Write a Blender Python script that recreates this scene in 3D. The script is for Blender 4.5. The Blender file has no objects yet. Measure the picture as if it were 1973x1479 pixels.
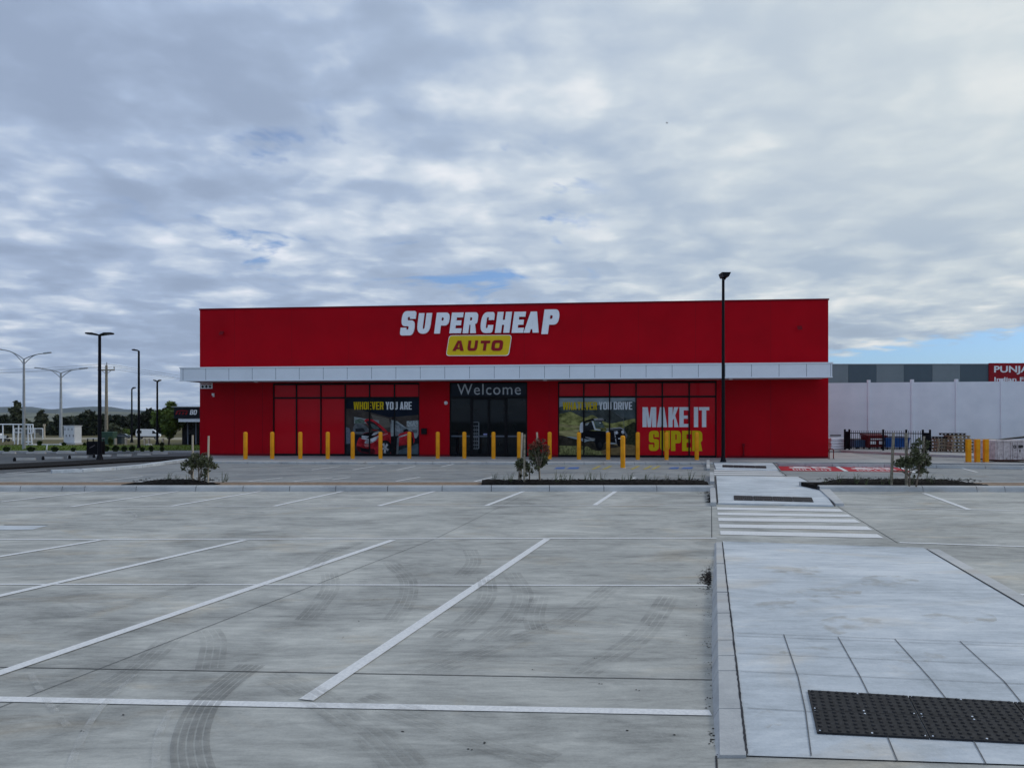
import bpy, bmesh, math, random
from mathutils import Vector, Matrix
random.seed(7)
sc = bpy.context.scene
col = sc.collection
R = math.radians

# ------------------------------------------------------------------ camera
F, CX, HY, CH = 1482.0, 986.5, 812.0, 1.7       # focal (px of a 1973 px wide picture), centre, horizon row, eye height
cam = bpy.data.cameras.new("camera")
camo = bpy.data.objects.new("camera", cam); col.objects.link(camo)
camo.location = (0, 0, CH); camo.rotation_euler = (R(90), 0, 0)
cam.sensor_width = 36; cam.lens = F / 1973 * 36; cam.shift_y = (HY - 739.5) / 1973
cam.clip_end = 20000; cam.clip_start = 0.05
sc.camera = camo

# ------------------------------------------------------------------ world: blue sky seen through a deck of cloud
SUN_EL, SUN_AZ = 36, 72           # degrees; azimuth from +Y towards +X
w = bpy.data.worlds.new("World"); sc.world = w; w.use_nodes = True
wn, wl = w.node_tree.nodes, w.node_tree.links
wn.clear()
def N(t, **k):
    n = wn.new(t)
    for a, b in k.items(): setattr(n, a, b)
    return n
def wm(op, a, b=None, c=None, clamp=False):
    n = N('ShaderNodeMath', operation=op); n.use_clamp = clamp
    for i, v in enumerate((a, b, c)):
        if v is None: continue
        if isinstance(v, (int, float)): n.inputs[i].default_value = v
        else: wl.new(v, n.inputs[i])
    return n.outputs[0]
def smooth(x, lo, hi):
    n = N('ShaderNodeMapRange'); n.interpolation_type = 'SMOOTHSTEP'
    wl.new(x, n.inputs[0]); n.inputs[1].default_value = lo; n.inputs[2].default_value = hi
    return n.outputs[0]
sky = N('ShaderNodeTexSky', sky_type='NISHITA'); sky.sun_disc = False
sky.sun_elevation = R(SUN_EL); sky.sun_rotation = R(SUN_AZ)
sky.air_density = 1.0; sky.dust_density = 0.6; sky.ozone_density = 1.5
tint = N('ShaderNodeMix', data_type='RGBA', blend_type='MULTIPLY'); tint.inputs[0].default_value = 1.0; tint.inputs[7].default_value = (0.62, 0.86, 1.22, 1); wl.new(sky.outputs[0], tint.inputs[6])
bg_sky = N('ShaderNodeBackground'); wl.new(tint.outputs[2], bg_sky.inputs[0]); bg_sky.inputs[1].default_value = 0.105
tc = N('ShaderNodeTexCoord'); sep = N('ShaderNodeSeparateXYZ'); wl.new(tc.outputs['Generated'], sep.inputs[0])
dx, dy, dz = sep.outputs
zc = wm('MAXIMUM', dz, 0.0)
den = wm('ADD', zc, 0.13)
u = wm('DIVIDE', dx, den); v = wm('DIVIDE', dy, den)
comb = N('ShaderNodeCombineXYZ'); wl.new(u, comb.inputs[0]); wl.new(v, comb.inputs[1])
def noise(scale, detail, rough, dist=0.0, off=(0, 0, 0), sx=1, sy=1):
    m = N('ShaderNodeMapping'); wl.new(comb.outputs[0], m.inputs[0])
    m.inputs['Location'].default_value = off; m.inputs['Scale'].default_value = (sx, sy, 1)
    n = N('ShaderNodeTexNoise'); wl.new(m.outputs[0], n.inputs['Vector'])
    n.inputs['Scale'].default_value = scale; n.inputs['Detail'].default_value = detail
    n.inputs['Roughness'].default_value = rough; n.inputs['Distortion'].default_value = dist
    return n.outputs[0]
big = noise(1.1, 3, 0.5, 0.2, (3.1, 1.7, 0))
puf = noise(3.4, 6, 0.52, 0.2, (0.4, 5.2, 0), 0.9, 1.0)
fin = noise(9.0, 4, 0.5, 0.15, (8, 2, 0), 0.85, 1.0)
wob = N('ShaderNodeTexNoise'); wl.new(comb.outputs[0], wob.inputs['Vector']); wob.inputs['Scale'].default_value = 5.0; wob.inputs['Detail'].default_value = 4
wv = N('ShaderNodeVectorMath', operation='MULTIPLY_ADD'); wl.new(wob.outputs['Color'], wv.inputs[0]); wv.inputs[1].default_value = (0.34, 0.34, 0); wl.new(comb.outputs[0], wv.inputs[2])
vor = N('ShaderNodeTexVoronoi', feature='SMOOTH_F1', voronoi_dimensions='2D'); wl.new(wv.outputs[0], vor.inputs['Vector']); vor.inputs['Scale'].default_value = 4.2; vor.inputs['Smoothness'].default_value = 0.8; vor.inputs['Detail'].default_value = 1.5; vor.inputs['Roughness'].default_value = 0.5
cells = wm('SUBTRACT', 1.0, wm('MULTIPLY', vor.outputs['Distance'], 1.15))
shape = wm('ADD', wm('ADD', wm('MULTIPLY', big, 0.46), wm('MULTIPLY', puf, 0.46)), wm('ADD', wm('MULTIPLY', fin, 0.10), wm('MULTIPLY', wm('SUBTRACT', cells, 0.35), 0.15)))
bil = smooth(shape, 0.34, 0.75)                       # 0 thick grey cloud .. 1 bright white billow
# brighter and calmer towards the hidden sun on the right
hor = wm('SQRT', wm('ADD', wm('MULTIPLY', dx, dx), wm('MULTIPLY', dy, dy)))
azr = wm('DIVIDE', dx, wm('ADD', hor, 0.001))
side = smooth(azr, -0.45, 0.62)
hi = smooth(dz, 0.05, 0.5)
glow = wm('MULTIPLY', side, wm('ADD', 0.35, wm('MULTIPLY', hi, 0.65)))
amp = wm('SUBTRACT', 1.0, wm('MULTIPLY', wm('MULTIPLY', side, smooth(dz, 0.02, 0.28)), 0.72))
tone = wm('ADD', wm('MULTIPLY', wm('SUBTRACT', bil, 0.45), amp), wm('ADD', 0.47, wm('MULTIPLY', glow, 0.27)), clamp=True)
ramp = N('ShaderNodeValToRGB'); wl.new(tone, ramp.inputs[0])
els = ramp.color_ramp.elements
els[0].position = 0.0; els[0].color = (0.285, 0.365, 0.465, 1)
els[1].position = 1.0; els[1].color = (0.83, 0.87, 0.86, 1)
e = els.new(0.35); e.color = (0.375, 0.475, 0.590, 1)
e = els.new(0.68); e.color = (0.560, 0.650, 0.705, 1)
cast = N('ShaderNodeMix', data_type='RGBA'); wl.new(smooth(azr, -0.5, 0.6), cast.inputs[0]); cast.inputs[6].default_value = (0.985, 0.965, 1.05, 1); cast.inputs[7].default_value = (1.05, 1.0, 0.97, 1)
tc_ = N('ShaderNodeMix', data_type='RGBA', blend_type='MULTIPLY'); tc_.inputs[0].default_value = 1.0; wl.new(ramp.outputs[0], tc_.inputs[6]); wl.new(cast.outputs[2], tc_.inputs[7])
bk = wm('MULTIPLY_ADD', wm('SUBTRACT', 1.0, smooth(dy, -0.4, 0.05)), 0.28, 1.12)      # unseen cloud behind the viewer, brightened to light the surfaces facing it
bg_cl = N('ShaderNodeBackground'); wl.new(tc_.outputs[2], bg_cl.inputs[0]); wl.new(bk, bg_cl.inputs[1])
# gaps in the deck: a few small holes, and a clear strip low on the right
hole = wm('ADD', wm('MULTIPLY', noise(2.1, 7, 0.6, 0.6, (1.3, 9.4, 0)), 0.8), wm('MULTIPLY', fin, 0.2))
band = wm('MULTIPLY', smooth(dz, 0.10, 0.17), wm('SUBTRACT', 1.0, smooth(dz, 0.30, 0.42)))
leftish = wm('MULTIPLY', smooth(azr, -0.50, -0.30), wm('SUBTRACT', 1.0, smooth(azr, 0.03, 0.15)))
holes = wm('MULTIPLY', smooth(hole, 0.55, 0.66), wm('MULTIPLY', band, leftish))
el_r = wm('SUBTRACT', wm('ADD', 0.052, wm('MULTIPLY', wm('SUBTRACT', azr, 0.38), 0.11)), wm('MULTIPLY', wm('SUBTRACT', fin, 0.5), 0.035))
holes = wm('MULTIPLY', holes, 0.85)
strip = wm('MULTIPLY', smooth(azr, 0.25, 0.36), wm('SUBTRACT', 1.0, smooth(wm('SUBTRACT', dz, el_r), 0.022, 0.036)))
front = smooth(dy, 0.0, 0.3)
rear = wm('MULTIPLY', wm('SUBTRACT', 1.0, smooth(dy, -0.35, 0.15)), 0.40)      # unseen blue gap added behind the viewer, tints the surfaces facing it bluer
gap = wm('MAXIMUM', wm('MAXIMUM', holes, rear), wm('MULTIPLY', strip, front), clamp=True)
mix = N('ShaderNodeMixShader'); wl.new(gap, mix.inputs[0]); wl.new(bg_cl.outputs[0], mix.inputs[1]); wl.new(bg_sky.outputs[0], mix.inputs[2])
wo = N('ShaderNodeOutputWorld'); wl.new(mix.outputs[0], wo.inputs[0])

sl = bpy.data.lights.new("sun", 'SUN'); sl.energy = 0.9; sl.angle = R(14); sl.color = (1.0, 0.95, 0.87)
so = bpy.data.objects.new("sun", sl); col.objects.link(so)
sd = Vector((math.sin(R(SUN_AZ)) * math.cos(R(SUN_EL)), math.cos(R(SUN_AZ)) * math.cos(R(SUN_EL)), math.sin(R(SUN_EL))))
so.rotation_euler = (-sd).to_track_quat('-Z', 'Y').to_euler(); so.location = (30, -20, 40)
vs = sc.view_settings
vs.view_transform = 'Standard'; vs.look = 'None'; vs.exposure = 0.0; vs.gamma = 1.0; vs.use_curve_mapping = False

# ------------------------------------------------------------------ helpers
def G(px, py, z=0.0):                   # where the line of sight through a photo point meets the level z
    Y = (CH - z) * F / (py - HY)
    return Vector(((px - CX) / F * Y, Y, z))
def P(px, py, Y):                       # the point seen at px, py at the distance Y
    return Vector(((px - CX) / F * Y, Y, CH - (py - HY) / F * Y))

MATS = {}
def mat(name, c, rough=0.6, var=0.12, scale=6.0, bump=0.0, metal=0.0, coat=0.0, spec=0.12, stretch=(1, 1, 1), c2=None, detail=6, bscale=None):
    if name in MATS: return MATS[name]
    m = bpy.data.materials.new(name); m.use_nodes = True
    nt = m.node_tree; b = nt.nodes['Principled BSDF']
    b.inputs['Roughness'].default_value = rough; b.inputs['Metallic'].default_value = metal
    b.inputs['Coat Weight'].default_value = coat; b.inputs['Coat Roughness'].default_value = 0.04
    b.inputs['Specular IOR Level'].default_value = spec
    t = nt.nodes.new('ShaderNodeTexCoord'); mp = nt.nodes.new('ShaderNodeMapping'); mp.inputs['Scale'].default_value = stretch
    nt.links.new(t.outputs['Object'], mp.inputs[0])
    n = nt.nodes.new('ShaderNodeTexNoise'); n.inputs['Scale'].default_value = scale; n.inputs['Detail'].default_value = detail; n.inputs['Roughness'].default_value = 0.6
    nt.links.new(mp.outputs[0], n.inputs['Vector'])
    r = nt.nodes.new('ShaderNodeValToRGB'); nt.links.new(n.outputs[0], r.inputs[0])
    lo = tuple(max(0, x * (1 - var)) for x in c); hi_ = tuple(min(1, x * (1 + var)) for x in (c2 or c))
    r.color_ramp.elements[0].position = 0.32; r.color_ramp.elements[0].color = (*lo, 1)
    r.color_ramp.elements[1].position = 0.68; r.color_ramp.elements[1].color = (*hi_, 1)
    nt.links.new(r.outputs[0], b.inputs['Base Color'])
    if bump:
        bn = nt.nodes.new('ShaderNodeBump'); bn.inputs['Strength'].default_value = bump; bn.inputs['Distance'].default_value = 0.02
        if bscale:
            n2 = nt.nodes.new('ShaderNodeTexNoise'); n2.inputs['Scale'].default_value = bscale; n2.inputs['Detail'].default_value = 4
            nt.links.new(mp.outputs[0], n2.inputs['Vector']); nt.links.new(n2.outputs[0], bn.inputs['Height'])
        else: nt.links.new(n.outputs[0], bn.inputs['Height'])
        nt.links.new(bn.outputs[0], b.inputs['Normal'])
    MATS[name] = m
    return m

class MB:
    def __init__(s): s.v, s.f, s.m, s.sm = [], [], [], []
    def add(s, vs, fs, mi=0, smooth=False):
        o = len(s.v); s.v += [tuple(p) for p in vs]
        for f in fs: s.f.append(tuple(i + o for i in f)); s.m.append(mi); s.sm.append(smooth)
        return s
    def box(s, x0, x1, y0, y1, z0, z1, mi=0):
        return s.add([(x0,y0,z0),(x1,y0,z0),(x1,y1,z0),(x0,y1,z0),(x0,y0,z1),(x1,y0,z1),(x1,y1,z1),(x0,y1,z1)],
                     [(0,3,2,1),(4,5,6,7),(0,1,5,4),(1,2,6,5),(2,3,7,6),(3,0,4,7)], mi)
    def bbox(s, x0, x1, y0, y1, z0, z1, b=0.02, mi=0):      # box with chamfered upright edges and top
        pts = [(x0+b,y0),(x1-b,y0),(x1,y0+b),(x1,y1-b),(x1-b,y1),(x0+b,y1),(x0,y1-b),(x0,y0+b)]
        cx, cy = (x0+x1)/2, (y0+y1)/2
        lo = [(x,y,z0) for x,y in pts]; md = [(x,y,z1-b) for x,y in pts]
        tp = [(x-math.copysign(min(b,abs(x-cx)),x-cx), y-math.copysign(min(b,abs(y-cy)),y-cy), z1) for x,y in pts]
        fs = [tuple(reversed(range(8))), tuple(range(16,24))]
        for a in (0, 8):
            for i in range(8): j=(i+1)%8; fs.append((a+i,a+j,a+8+j,a+8+i))
        return s.add(lo+md+tp, fs, mi)
    def tube(s, p0, p1, r0, r1=None, n=8, mi=0, cap=True):
        p0, p1 = Vector(p0), Vector(p1); r1 = r0 if r1 is None else r1
        d = (p1-p0).normalized(); a = d.orthogonal().normalized(); b = d.cross(a)
        vs = [p + (a*math.cos(2*math.pi*i/n) + b*math.sin(2*math.pi*i/n))*r for p, r in ((p0,r0),(p1,r1)) for i in range(n)]
        s.add(vs, [(i,(i+1)%n,n+(i+1)%n,n+i) for i in range(n)], mi, True)
        if cap: s.add(vs, [tuple(reversed(range(n))), tuple(range(n,2*n))], mi)
        return s
    def path(s, pts, r, n=6, mi=0):
        rs = r if isinstance(r, (list, tuple)) else [r]*len(pts)
        for a, b, ra, rb in zip(pts, pts[1:], rs, rs[1:]): s.tube(a, b, ra, rb, n, mi)
        return s
    def lathe(s, prof, n=16, c=(0,0,0), mi=0):
        vs = [(c[0]+r*math.cos(2*math.pi*i/n), c[1]+r*math.sin(2*math.pi*i/n), c[2]+z) for r, z in prof for i in range(n)]
        fs = [(k*n+i,k*n+(i+1)%n,(k+1)*n+(i+1)%n,(k+1)*n+i) for k in range(len(prof)-1) for i in range(n)]
        s.add(vs, fs, mi, True)
        return s.add([vs[(len(prof)-1)*n+i] for i in range(n)], [tuple(range(n))], mi)
    def poly(s, pts, mi=0): return s.add(pts, [tuple(range(len(pts)))], mi)
    def prism(s, pts, d, mi=0):         # pts: 3D outline, d: offset vector
        n = len(pts); d = Vector(d); q = [Vector(p)+d for p in pts]
        return s.add([Vector(p) for p in pts]+q, [tuple(range(n)), tuple(reversed(range(n,2*n)))] + [(i,n+i,n+(i+1)%n,(i+1)%n) for i in range(n)], mi)
    def ribbon(s, pts, wd, z=0.0, mi=0):
        pts = [Vector(p) for p in pts]; L, Rr = [], []
        for i, p in enumerate(pts):
            a = pts[max(0,i-1)]; b = pts[min(len(pts)-1,i+1)]; d = b-a; d.z = 0; d.normalize()
            nrm = Vector((-d.y, d.x, 0)); wi = wd[i] if isinstance(wd, (list,tuple)) else wd
            L.append(p+nrm*wi/2+Vector((0,0,z))); Rr.append(p-nrm*wi/2+Vector((0,0,z)))
        n = len(pts)
        return s.add(L+Rr, [(i, n+i, n+i+1, i+1) for i in range(n-1)], mi)
    def build(s, name, mats, parent=None, loc=None, rz=0.0):
        me = bpy.data.meshes.new(name); me.from_pydata(s.v, [], s.f)
        for m in (mats if isinstance(mats, (list,tuple)) else [mats]): me.materials.append(m)
        me.polygons.foreach_set('material_index', s.m); me.polygons.foreach_set('use_smooth', s.sm)
        me.update()
        bm = bmesh.new(); bm.from_mesh(me); bmesh.ops.recalc_face_normals(bm, faces=bm.faces); bm.to_mesh(me); bm.free()
        o = bpy.data.objects.new(name, me); col.objects.link(o)
        if parent: o.parent = parent
        if loc is not None: o.location = loc
        o.rotation_euler.z = rz
        return o
def tag(o, label=None, cat=None, group=None, kind=None):
    for k, x in (('label',label),('category',cat),('group',group),('kind',kind)):
        if x: o[k] = x
    return o
def thing(name, loc, label, cat, group=None, rz=0.0):
    o = bpy.data.objects.new(name, None); col.objects.link(o); o.location = loc; o.rotation_euler.z = rz; o.empty_display_size = 0.2
    return tag(o, label, cat, group)
def dup(root, loc, label=None, rz=None):
    c = root.copy(); col.objects.link(c); c.location = loc
    if rz is not None: c.rotation_euler.z = rz
    if label: c['label'] = label
    for ch in [o for o in col.objects if o.parent == root]:
        d = ch.copy(); col.objects.link(d); d.parent = c
        for gc in [o for o in col.objects if o.parent == ch]:
            e2 = gc.copy(); col.objects.link(e2); e2.parent = d
    return c
def structure(o): return tag(o, kind='structure')

# block letters --------------------------------------------------------------
def fillet(pts):
    out = []; n = len(pts)
    for i, p in enumerate(pts):
        r = p[2] if len(p) > 2 else 0
        if r <= 0: out.append((p[0], p[1])); continue
        a = Vector(pts[i-1][:2]); b = Vector(p[:2]); c = Vector(pts[(i+1) % n][:2])
        d0 = (a-b); d1 = (c-b); rr = min(r, d0.length*0.5, d1.length*0.5); d0.normalize(); d1.normalize()
        for k in range(7):
            t = k/6; q = (b+d0*rr)*(1-t)**2 + b*2*t*(1-t) + (b+d1*rr)*t**2
            out.append((q.x, q.y))
    return out
def glyph(ch, w, s, sv=None):           # closed outlines inside 0..w by 0..1; s: stem, sv: bar
    sv = sv or s*0.85; r = s*1.1; ri = s*0.35; m0, m1 = 0.5-sv*0.5, 0.5+sv*0.5
    O = lambda x0, x1, y0, y1, q: [(x0,y0,q),(x1,y0,q),(x1,y1,q),(x0,y1,q)]
    if ch == 'I': return s, [[(0,0),(s,0),(s,1),(0,1)]]
    if ch == 'E': return w*0.9, [[(0,0),(w*.9,0),(w*.9,sv),(s,sv),(s,m0),(w*.82,m0),(w*.82,m1),(s,m1),(s,1-sv),(w*.9,1-sv),(w*.9,1),(0,1)]]
    if ch == 'H': return w, [[(0,0),(s,0),(s,m0),(w-s,m0),(w-s,0),(w,0),(w,1),(w-s,1),(w-s,m1),(s,m1),(s,1),(0,1)]]
    if ch == 'T': c = w/2; return w, [[(c-s/2,0),(c+s/2,0),(c+s/2,1-sv),(w,1-sv),(w,1),(0,1),(0,1-sv),(c-s/2,1-sv)]]
    if ch == 'O': return w, [O(0,w,0,1,r), O(s,w-s,sv,1-sv,ri)]
    if ch == 'D': return w, [[(0,0),(w,0,r),(w,1,r),(0,1)], [(s,sv),(w-s,sv,ri),(w-s,1-sv,ri),(s,1-sv)]]
    if ch == 'U': return w, [[(0,1),(0,0,r),(w,0,r),(w,1),(w-s,1),(w-s,sv,ri),(s,sv,ri),(s,1)]]
    if ch == 'J': return w*.85, [[(0,.36),(0,0,r),(w*.85,0,r),(w*.85,1),(w*.85-s,1),(w*.85-s,sv,ri),(s*.8,sv,ri),(s*.8,.36)]]
    if ch == 'C': return w, [[(0,0,r),(w,0,r),(w,.38),(w-s,.38),(w-s,sv,ri),(s,sv,ri),(s,1-sv,ri),(w-s,1-sv,ri),(w-s,.62),(w,.62),(w,1,r),(0,1,r)]]
    if ch == 'P': return w, [[(0,0),(s,0),(s,.38),(w,.38,r),(w,1,r),(0,1)], [(s,.38+sv),(w-s,.38+sv,ri),(w-s,1-sv,ri),(s,1-sv)]]
    if ch == 'R': return w, [[(0,0),(s,0),(s,.40),(w*.52,.40),(w-s*1.05,0),(w,0),(w*.84,.44),(w,.50,ri),(w,1,r),(0,1)], [(s,.44+sv*.7),(w-s,.44+sv*.7,ri),(w-s,1-sv,ri),(s,1-sv)]]
    if ch == 'B': return w, [[(0,0),(w,0,r),(w,.52,ri),(w*.94,.54),(w*.97,.56,ri),(w*.97,1,r),(0,1)], [(s,sv),(w-s,sv,ri),(w-s,m0,ri),(s,m0)], [(s,m1),(w-s,m1,ri),(w-s,1-sv,ri),(s,1-sv)]]
    if ch == 'S':
        return w, [[(0,0,r),(w,0,r),(w,m1,r*.8),(s,m1,ri),(s,1-sv,ri),(w-s,1-sv,ri),(w-s,.68),(w,.68),(w,1,r),(0,1,r),(0,m0,r*.8),(w-s,m0,ri),(w-s,sv,ri),(s,sv,ri),(s,.32),(0,.32)]]
    if ch == 'A':
        c = w/2; k = s*.52; t = c-k
        xi = lambda y: t*y + s*.95*(1-y*0.1)
        return w*1.04, [[(0,0),(s,0),(s+t*.17,.17),(w-s-t*.17,.17),(w-s,0),(w,0),(c+k,1),(c-k,1)], [(s+t*.33,.33),(w-s-t*.33,.33),(c,.80)]]
    if ch == 'V': c = w/2; return w, [[(0,1),(c-s*.55,0),(c+s*.55,0),(w,1),(w-s,1),(c,.32),(s,1)]]
    if ch == 'Y': c = w/2; return w, [[(c-s/2,0),(c+s/2,0),(c+s/2,.42),(w,1),(w-s*1.05,1),(c,.62),(s*1.05,1),(0,1),(c-s/2,.42)]]
    if ch == 'W':
        W = w*1.45; q = W/4; return W, [[(0,1),(q-s*.5,0),(q+s*.5,0),(W/2,.62),(W-q-s*.5,0),(W-q+s*.5,0),(W,1),(W-s,1),(W-q,.42),(W/2+s*.5,1),(W/2-s*.5,1),(q,.42),(s,1)]]
    if ch == 'M':
        W = w*1.35; return W, [[(0,0),(s,0),(s,.62),(W/2-s*.4,0),(W/2+s*.4,0),(W-s,.62),(W-s,0),(W,0),(W,1),(W-s*1.25,1),(W/2,.42),(s*1.25,1),(0,1)]]
    if ch == 'N': return w, [[(0,0),(s,0),(s,.58),(w-s,0),(w,0),(w,1),(w-s,1),(w-s,.42),(s,1),(0,1)]]
    if ch == 'K': return w, [[(0,0),(s,0),(s,.34),(s*1.35,.44),(w-s*1.05,0),(w,0),(w*.66,.58),(w*.98,1),(w-s*1.1,1),(s,.60),(s,1),(0,1)]]
    if ch == 'L': return w*.85, [[(0,0),(w*.85,0),(w*.85,sv),(s,sv),(s,1),(0,1)]]
    return w*0.5, []
def word_outlines(text, w=.5, s=.17, gap=.06, space=.22, sv=None):
    x = 0; out = []
    for ch in text:
        if ch == ' ': x += space; continue
        adv, loops = glyph(ch, w, s, sv)
        for lp in loops: out.append([(a+x, b) for a, b in fillet(lp)])
        x += adv + gap
    return out, x-gap
def outlines_to_mb(mb, loops, fn, depth, mi=0):
    """fill outlines (holes cut out) and map (x, y, d) with fn; d runs 0..depth outward"""
    cu = bpy.data.curves.new('tmp', 'CURVE'); cu.dimensions = '2D'; cu.fill_mode = 'BOTH'
    cu.extrude = 0.5
    for lp in loops:
        sp = cu.splines.new('POLY'); sp.points.add(len(lp)-1); sp.use_cyclic_u = True
        for pt, (x, y) in zip(sp.points, lp): pt.co = (x, y, 0, 1)
    o = bpy.data.objects.new('tmp', cu); col.objects.link(o)
    dg = bpy.context.evaluated_depsgraph_get(); me = bpy.data.meshes.new_from_object(o.evaluated_get(dg))
    mb.add([fn(p.co.x, p.co.y, (p.co.z+0.5)*depth) for p in me.vertices], [tuple(f.vertices) for f in me.polygons], mi)
    bpy.data.objects.remove(o); bpy.data.curves.remove(cu); bpy.data.meshes.remove(me)
def font_mb(mb, text, fn, depth, off=0.0, mi=0, spacing=1.0):
    """built-in typeface, scaled to 0..1 by 0..1 of its own box"""
    cu = bpy.data.curves.new('tmp', 'FONT'); cu.body = text; cu.extrude = 0.01; cu.offset = off; cu.space_character = spacing; cu.resolution_u = 4
    o = bpy.data.objects.new('tmp', cu); col.objects.link(o)
    dg = bpy.context.evaluated_depsgraph_get(); me = bpy.data.meshes.new_from_object(o.evaluated_get(dg))
    xs = [p.co.x for p in me.vertices]; ys = [p.co.y for p in me.vertices]; x0, x1, y0, y1 = min(xs), max(xs), min(ys), max(ys)
    mb.add([fn((p.co.x-x0)/(x1-x0), (p.co.y-y0)/(y1-y0), (p.co.z+0.01)/0.02*depth) for p in me.vertices], [tuple(f.vertices) for f in me.polygons], mi)
    bpy.data.objects.remove(o); bpy.data.curves.remove(cu); bpy.data.meshes.remove(me)

# ------------------------------------------------------------------ materials
def concrete(name, c_lo, c_mid, c_hi, streak=1.0, rough=0.75):
    m = bpy.data.materials.new(name); m.use_nodes = True; nt = m.node_tree; b = nt.nodes['Principled BSDF']; L = nt.links
    b.inputs['Roughness'].default_value = rough; b.inputs['Specular IOR Level'].default_value = 0.3
    t = nt.nodes.new('ShaderNodeTexCoord')
    def nz(scale, stretch, detail=6, rough_=0.6, dist=0.0, off=(0,0,0)):
        mp = nt.nodes.new('ShaderNodeMapping'); mp.inputs['Scale'].default_value = stretch; mp.inputs['Location'].default_value = off
        L.new(t.outputs['Object'], mp.inputs[0]); n = nt.nodes.new('ShaderNodeTexNoise')
        n.inputs['Scale'].default_value = scale; n.inputs['Detail'].default_value = detail; n.inputs['Roughness'].default_value = rough_; n.inputs['Distortion'].default_value = dist
        L.new(mp.outputs[0], n.inputs['Vector']); return n.outputs[0]
    def ma(op, a, b_, clamp=False):
        n = nt.nodes.new('ShaderNodeMath'); n.operation = op; n.use_clamp = clamp
        for i, x in enumerate((a, b_)):
            if isinstance(x, (int, float)): n.inputs[i].default_value = x
            else: L.new(x, n.inputs[i])
        return n.outputs[0]
    big_ = nz(0.35, (1, 1, 1), 5, 0.6, 1.2); st1 = nz(1.5, (0.45, 1.2, 1), 7, 0.65, 0.8, (3, 1, 0)); st2 = nz(9, (0.22, 1.2, 1), 5, 0.6, 0.4, (7, 2, 0)); gr = nz(55, (1, 1, 1), 3, 0.7); st3 = nz(26, (0.3, 1.1, 1), 5, 0.65, 0.5, (2, 9, 0)); pat = nz(1.3, (0.6, 1, 1), 9, 0.70, 2.0, (5, 8, 0))
    sm = ma('ADD', ma('ADD', ma('ADD', ma('MULTIPLY', big_, 0.28), ma('MULTIPLY', pat, 0.24)), ma('MULTIPLY', st1, 0.24*streak)), ma('ADD', ma('ADD', ma('MULTIPLY', st2, 0.16*streak), ma('MULTIPLY', st3, 0.12*streak)), ma('MULTIPLY', gr, 0.08)))
    r = nt.nodes.new('ShaderNodeValToRGB'); L.new(sm, r.inputs[0]); tot = (0.28+0.24+0.24*streak+0.16*streak+0.12*streak+0.08)/2
    E = r.color_ramp.elements; E[0].position = tot-0.09; E[0].color = (*c_lo, 1); E[1].position = tot+0.09; E[1].color = (*c_hi, 1)
    e_ = E.new(tot); e_.color = (*c_mid, 1)
    # warm clay patches
    ms = nz(0.8, (0.6, 1.1, 1), 6, 0.6, 1.5, (11, 4, 0)); mr = nt.nodes.new('ShaderNodeMapRange'); mr.inputs[1].default_value = 0.55; mr.inputs[2].default_value = 0.75; mr.inputs[4].default_value = 0.65
    L.new(ms, mr.inputs[0]); mx = nt.nodes.new('ShaderNodeMix'); mx.data_type = 'RGBA'; mx.blend_type = 'MULTIPLY'; L.new(mr.outputs[0], mx.inputs[0]); L.new(r.outputs[0], mx.inputs[6]); mx.inputs[7].default_value = (1.04, 0.88, 0.70, 1)
    L.new(mx.outputs[2], b.inputs['Base Color'])
    bp = nt.nodes.new('ShaderNodeBump'); bp.inputs['Strength'].default_value = 0.25; bp.inputs['Distance'].default_value = 0.01; L.new(ma('ADD', st2, gr), bp.inputs['Height']); L.new(bp.outputs[0], b.inputs['Normal'])
    return m
M_con = concrete('car_park_concrete', (0.22,0.223,0.21), (0.37,0.373,0.35), (0.53,0.53,0.49))
M_con2 = concrete('rear_lot_concrete', (0.15,0.16,0.17), (0.24,0.25,0.25), (0.34,0.345,0.335))
M_path = concrete('path_concrete', (0.36,0.395,0.42), (0.50,0.54,0.575), (0.65,0.68,0.70), 1.0)
M_pjoint = mat('tooled_joint', (0.13,0.135,0.14), 0.9, 0.3, 12)
M_walk = concrete('store_walk_concrete', (0.22,0.225,0.23), (0.33,0.335,0.335), (0.42,0.42,0.41), 0.6)
M_kerb = concrete('kerb_concrete', (0.32,0.33,0.34), (0.45,0.46,0.46), (0.56,0.56,0.55), 0.5)
M_asph = mat('asphalt', (0.10,0.105,0.11), 0.85, 0.25, 3, 0.2, bscale=60)
M_line = mat('line_paint', (0.66,0.67,0.68), 0.6, 0.09, 45, c2=(0.72,0.72,0.71))
M_joint = mat('saw_cut', (0.05,0.05,0.055), 0.9, 0.4, 12)
M_grass = mat('verge_grass', (0.075,0.115,0.010), 0.9, 0.5, 5, 0.4, bscale=25)
M_dry = mat('dry_field', (0.075,0.065,0.028), 0.95, 0.4, 0.05, 0.3, c2=(0.12,0.105,0.05), bscale=3)
M_mulch = mat('bark_mulch', (0.004,0.004,0.0038), 0.95, 0.7, 18, 0.9, c2=(0.012,0.010,0.009), bscale=40)
M_pave = mat('brown_paving', (0.24,0.175,0.125), 0.85, 0.3, 7, 0.2)
M_red = mat('red_wall_paint', (0.41,0.001,0.008), 0.5, 0.10, 0.7, 0.05, spec=0.06, bscale=30)
M_joint_r = mat('red_joint_filler', (0.22,0.001,0.005), 0.6, 0.05, 3)
M_redd = mat('dark_red_flashing', (0.16,0.002,0.008), 0.5, 0.1, 3)
M_film = mat('red_window_film', (0.54,0.002,0.012), 0.35, 0.03, 1, coat=0.15, spec=.05)
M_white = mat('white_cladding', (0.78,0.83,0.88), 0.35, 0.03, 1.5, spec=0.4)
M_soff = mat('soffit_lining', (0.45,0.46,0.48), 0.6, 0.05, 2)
M_seam = mat('panel_seam', (0.20,0.23,0.28), 0.7, 0.1, 4)
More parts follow.
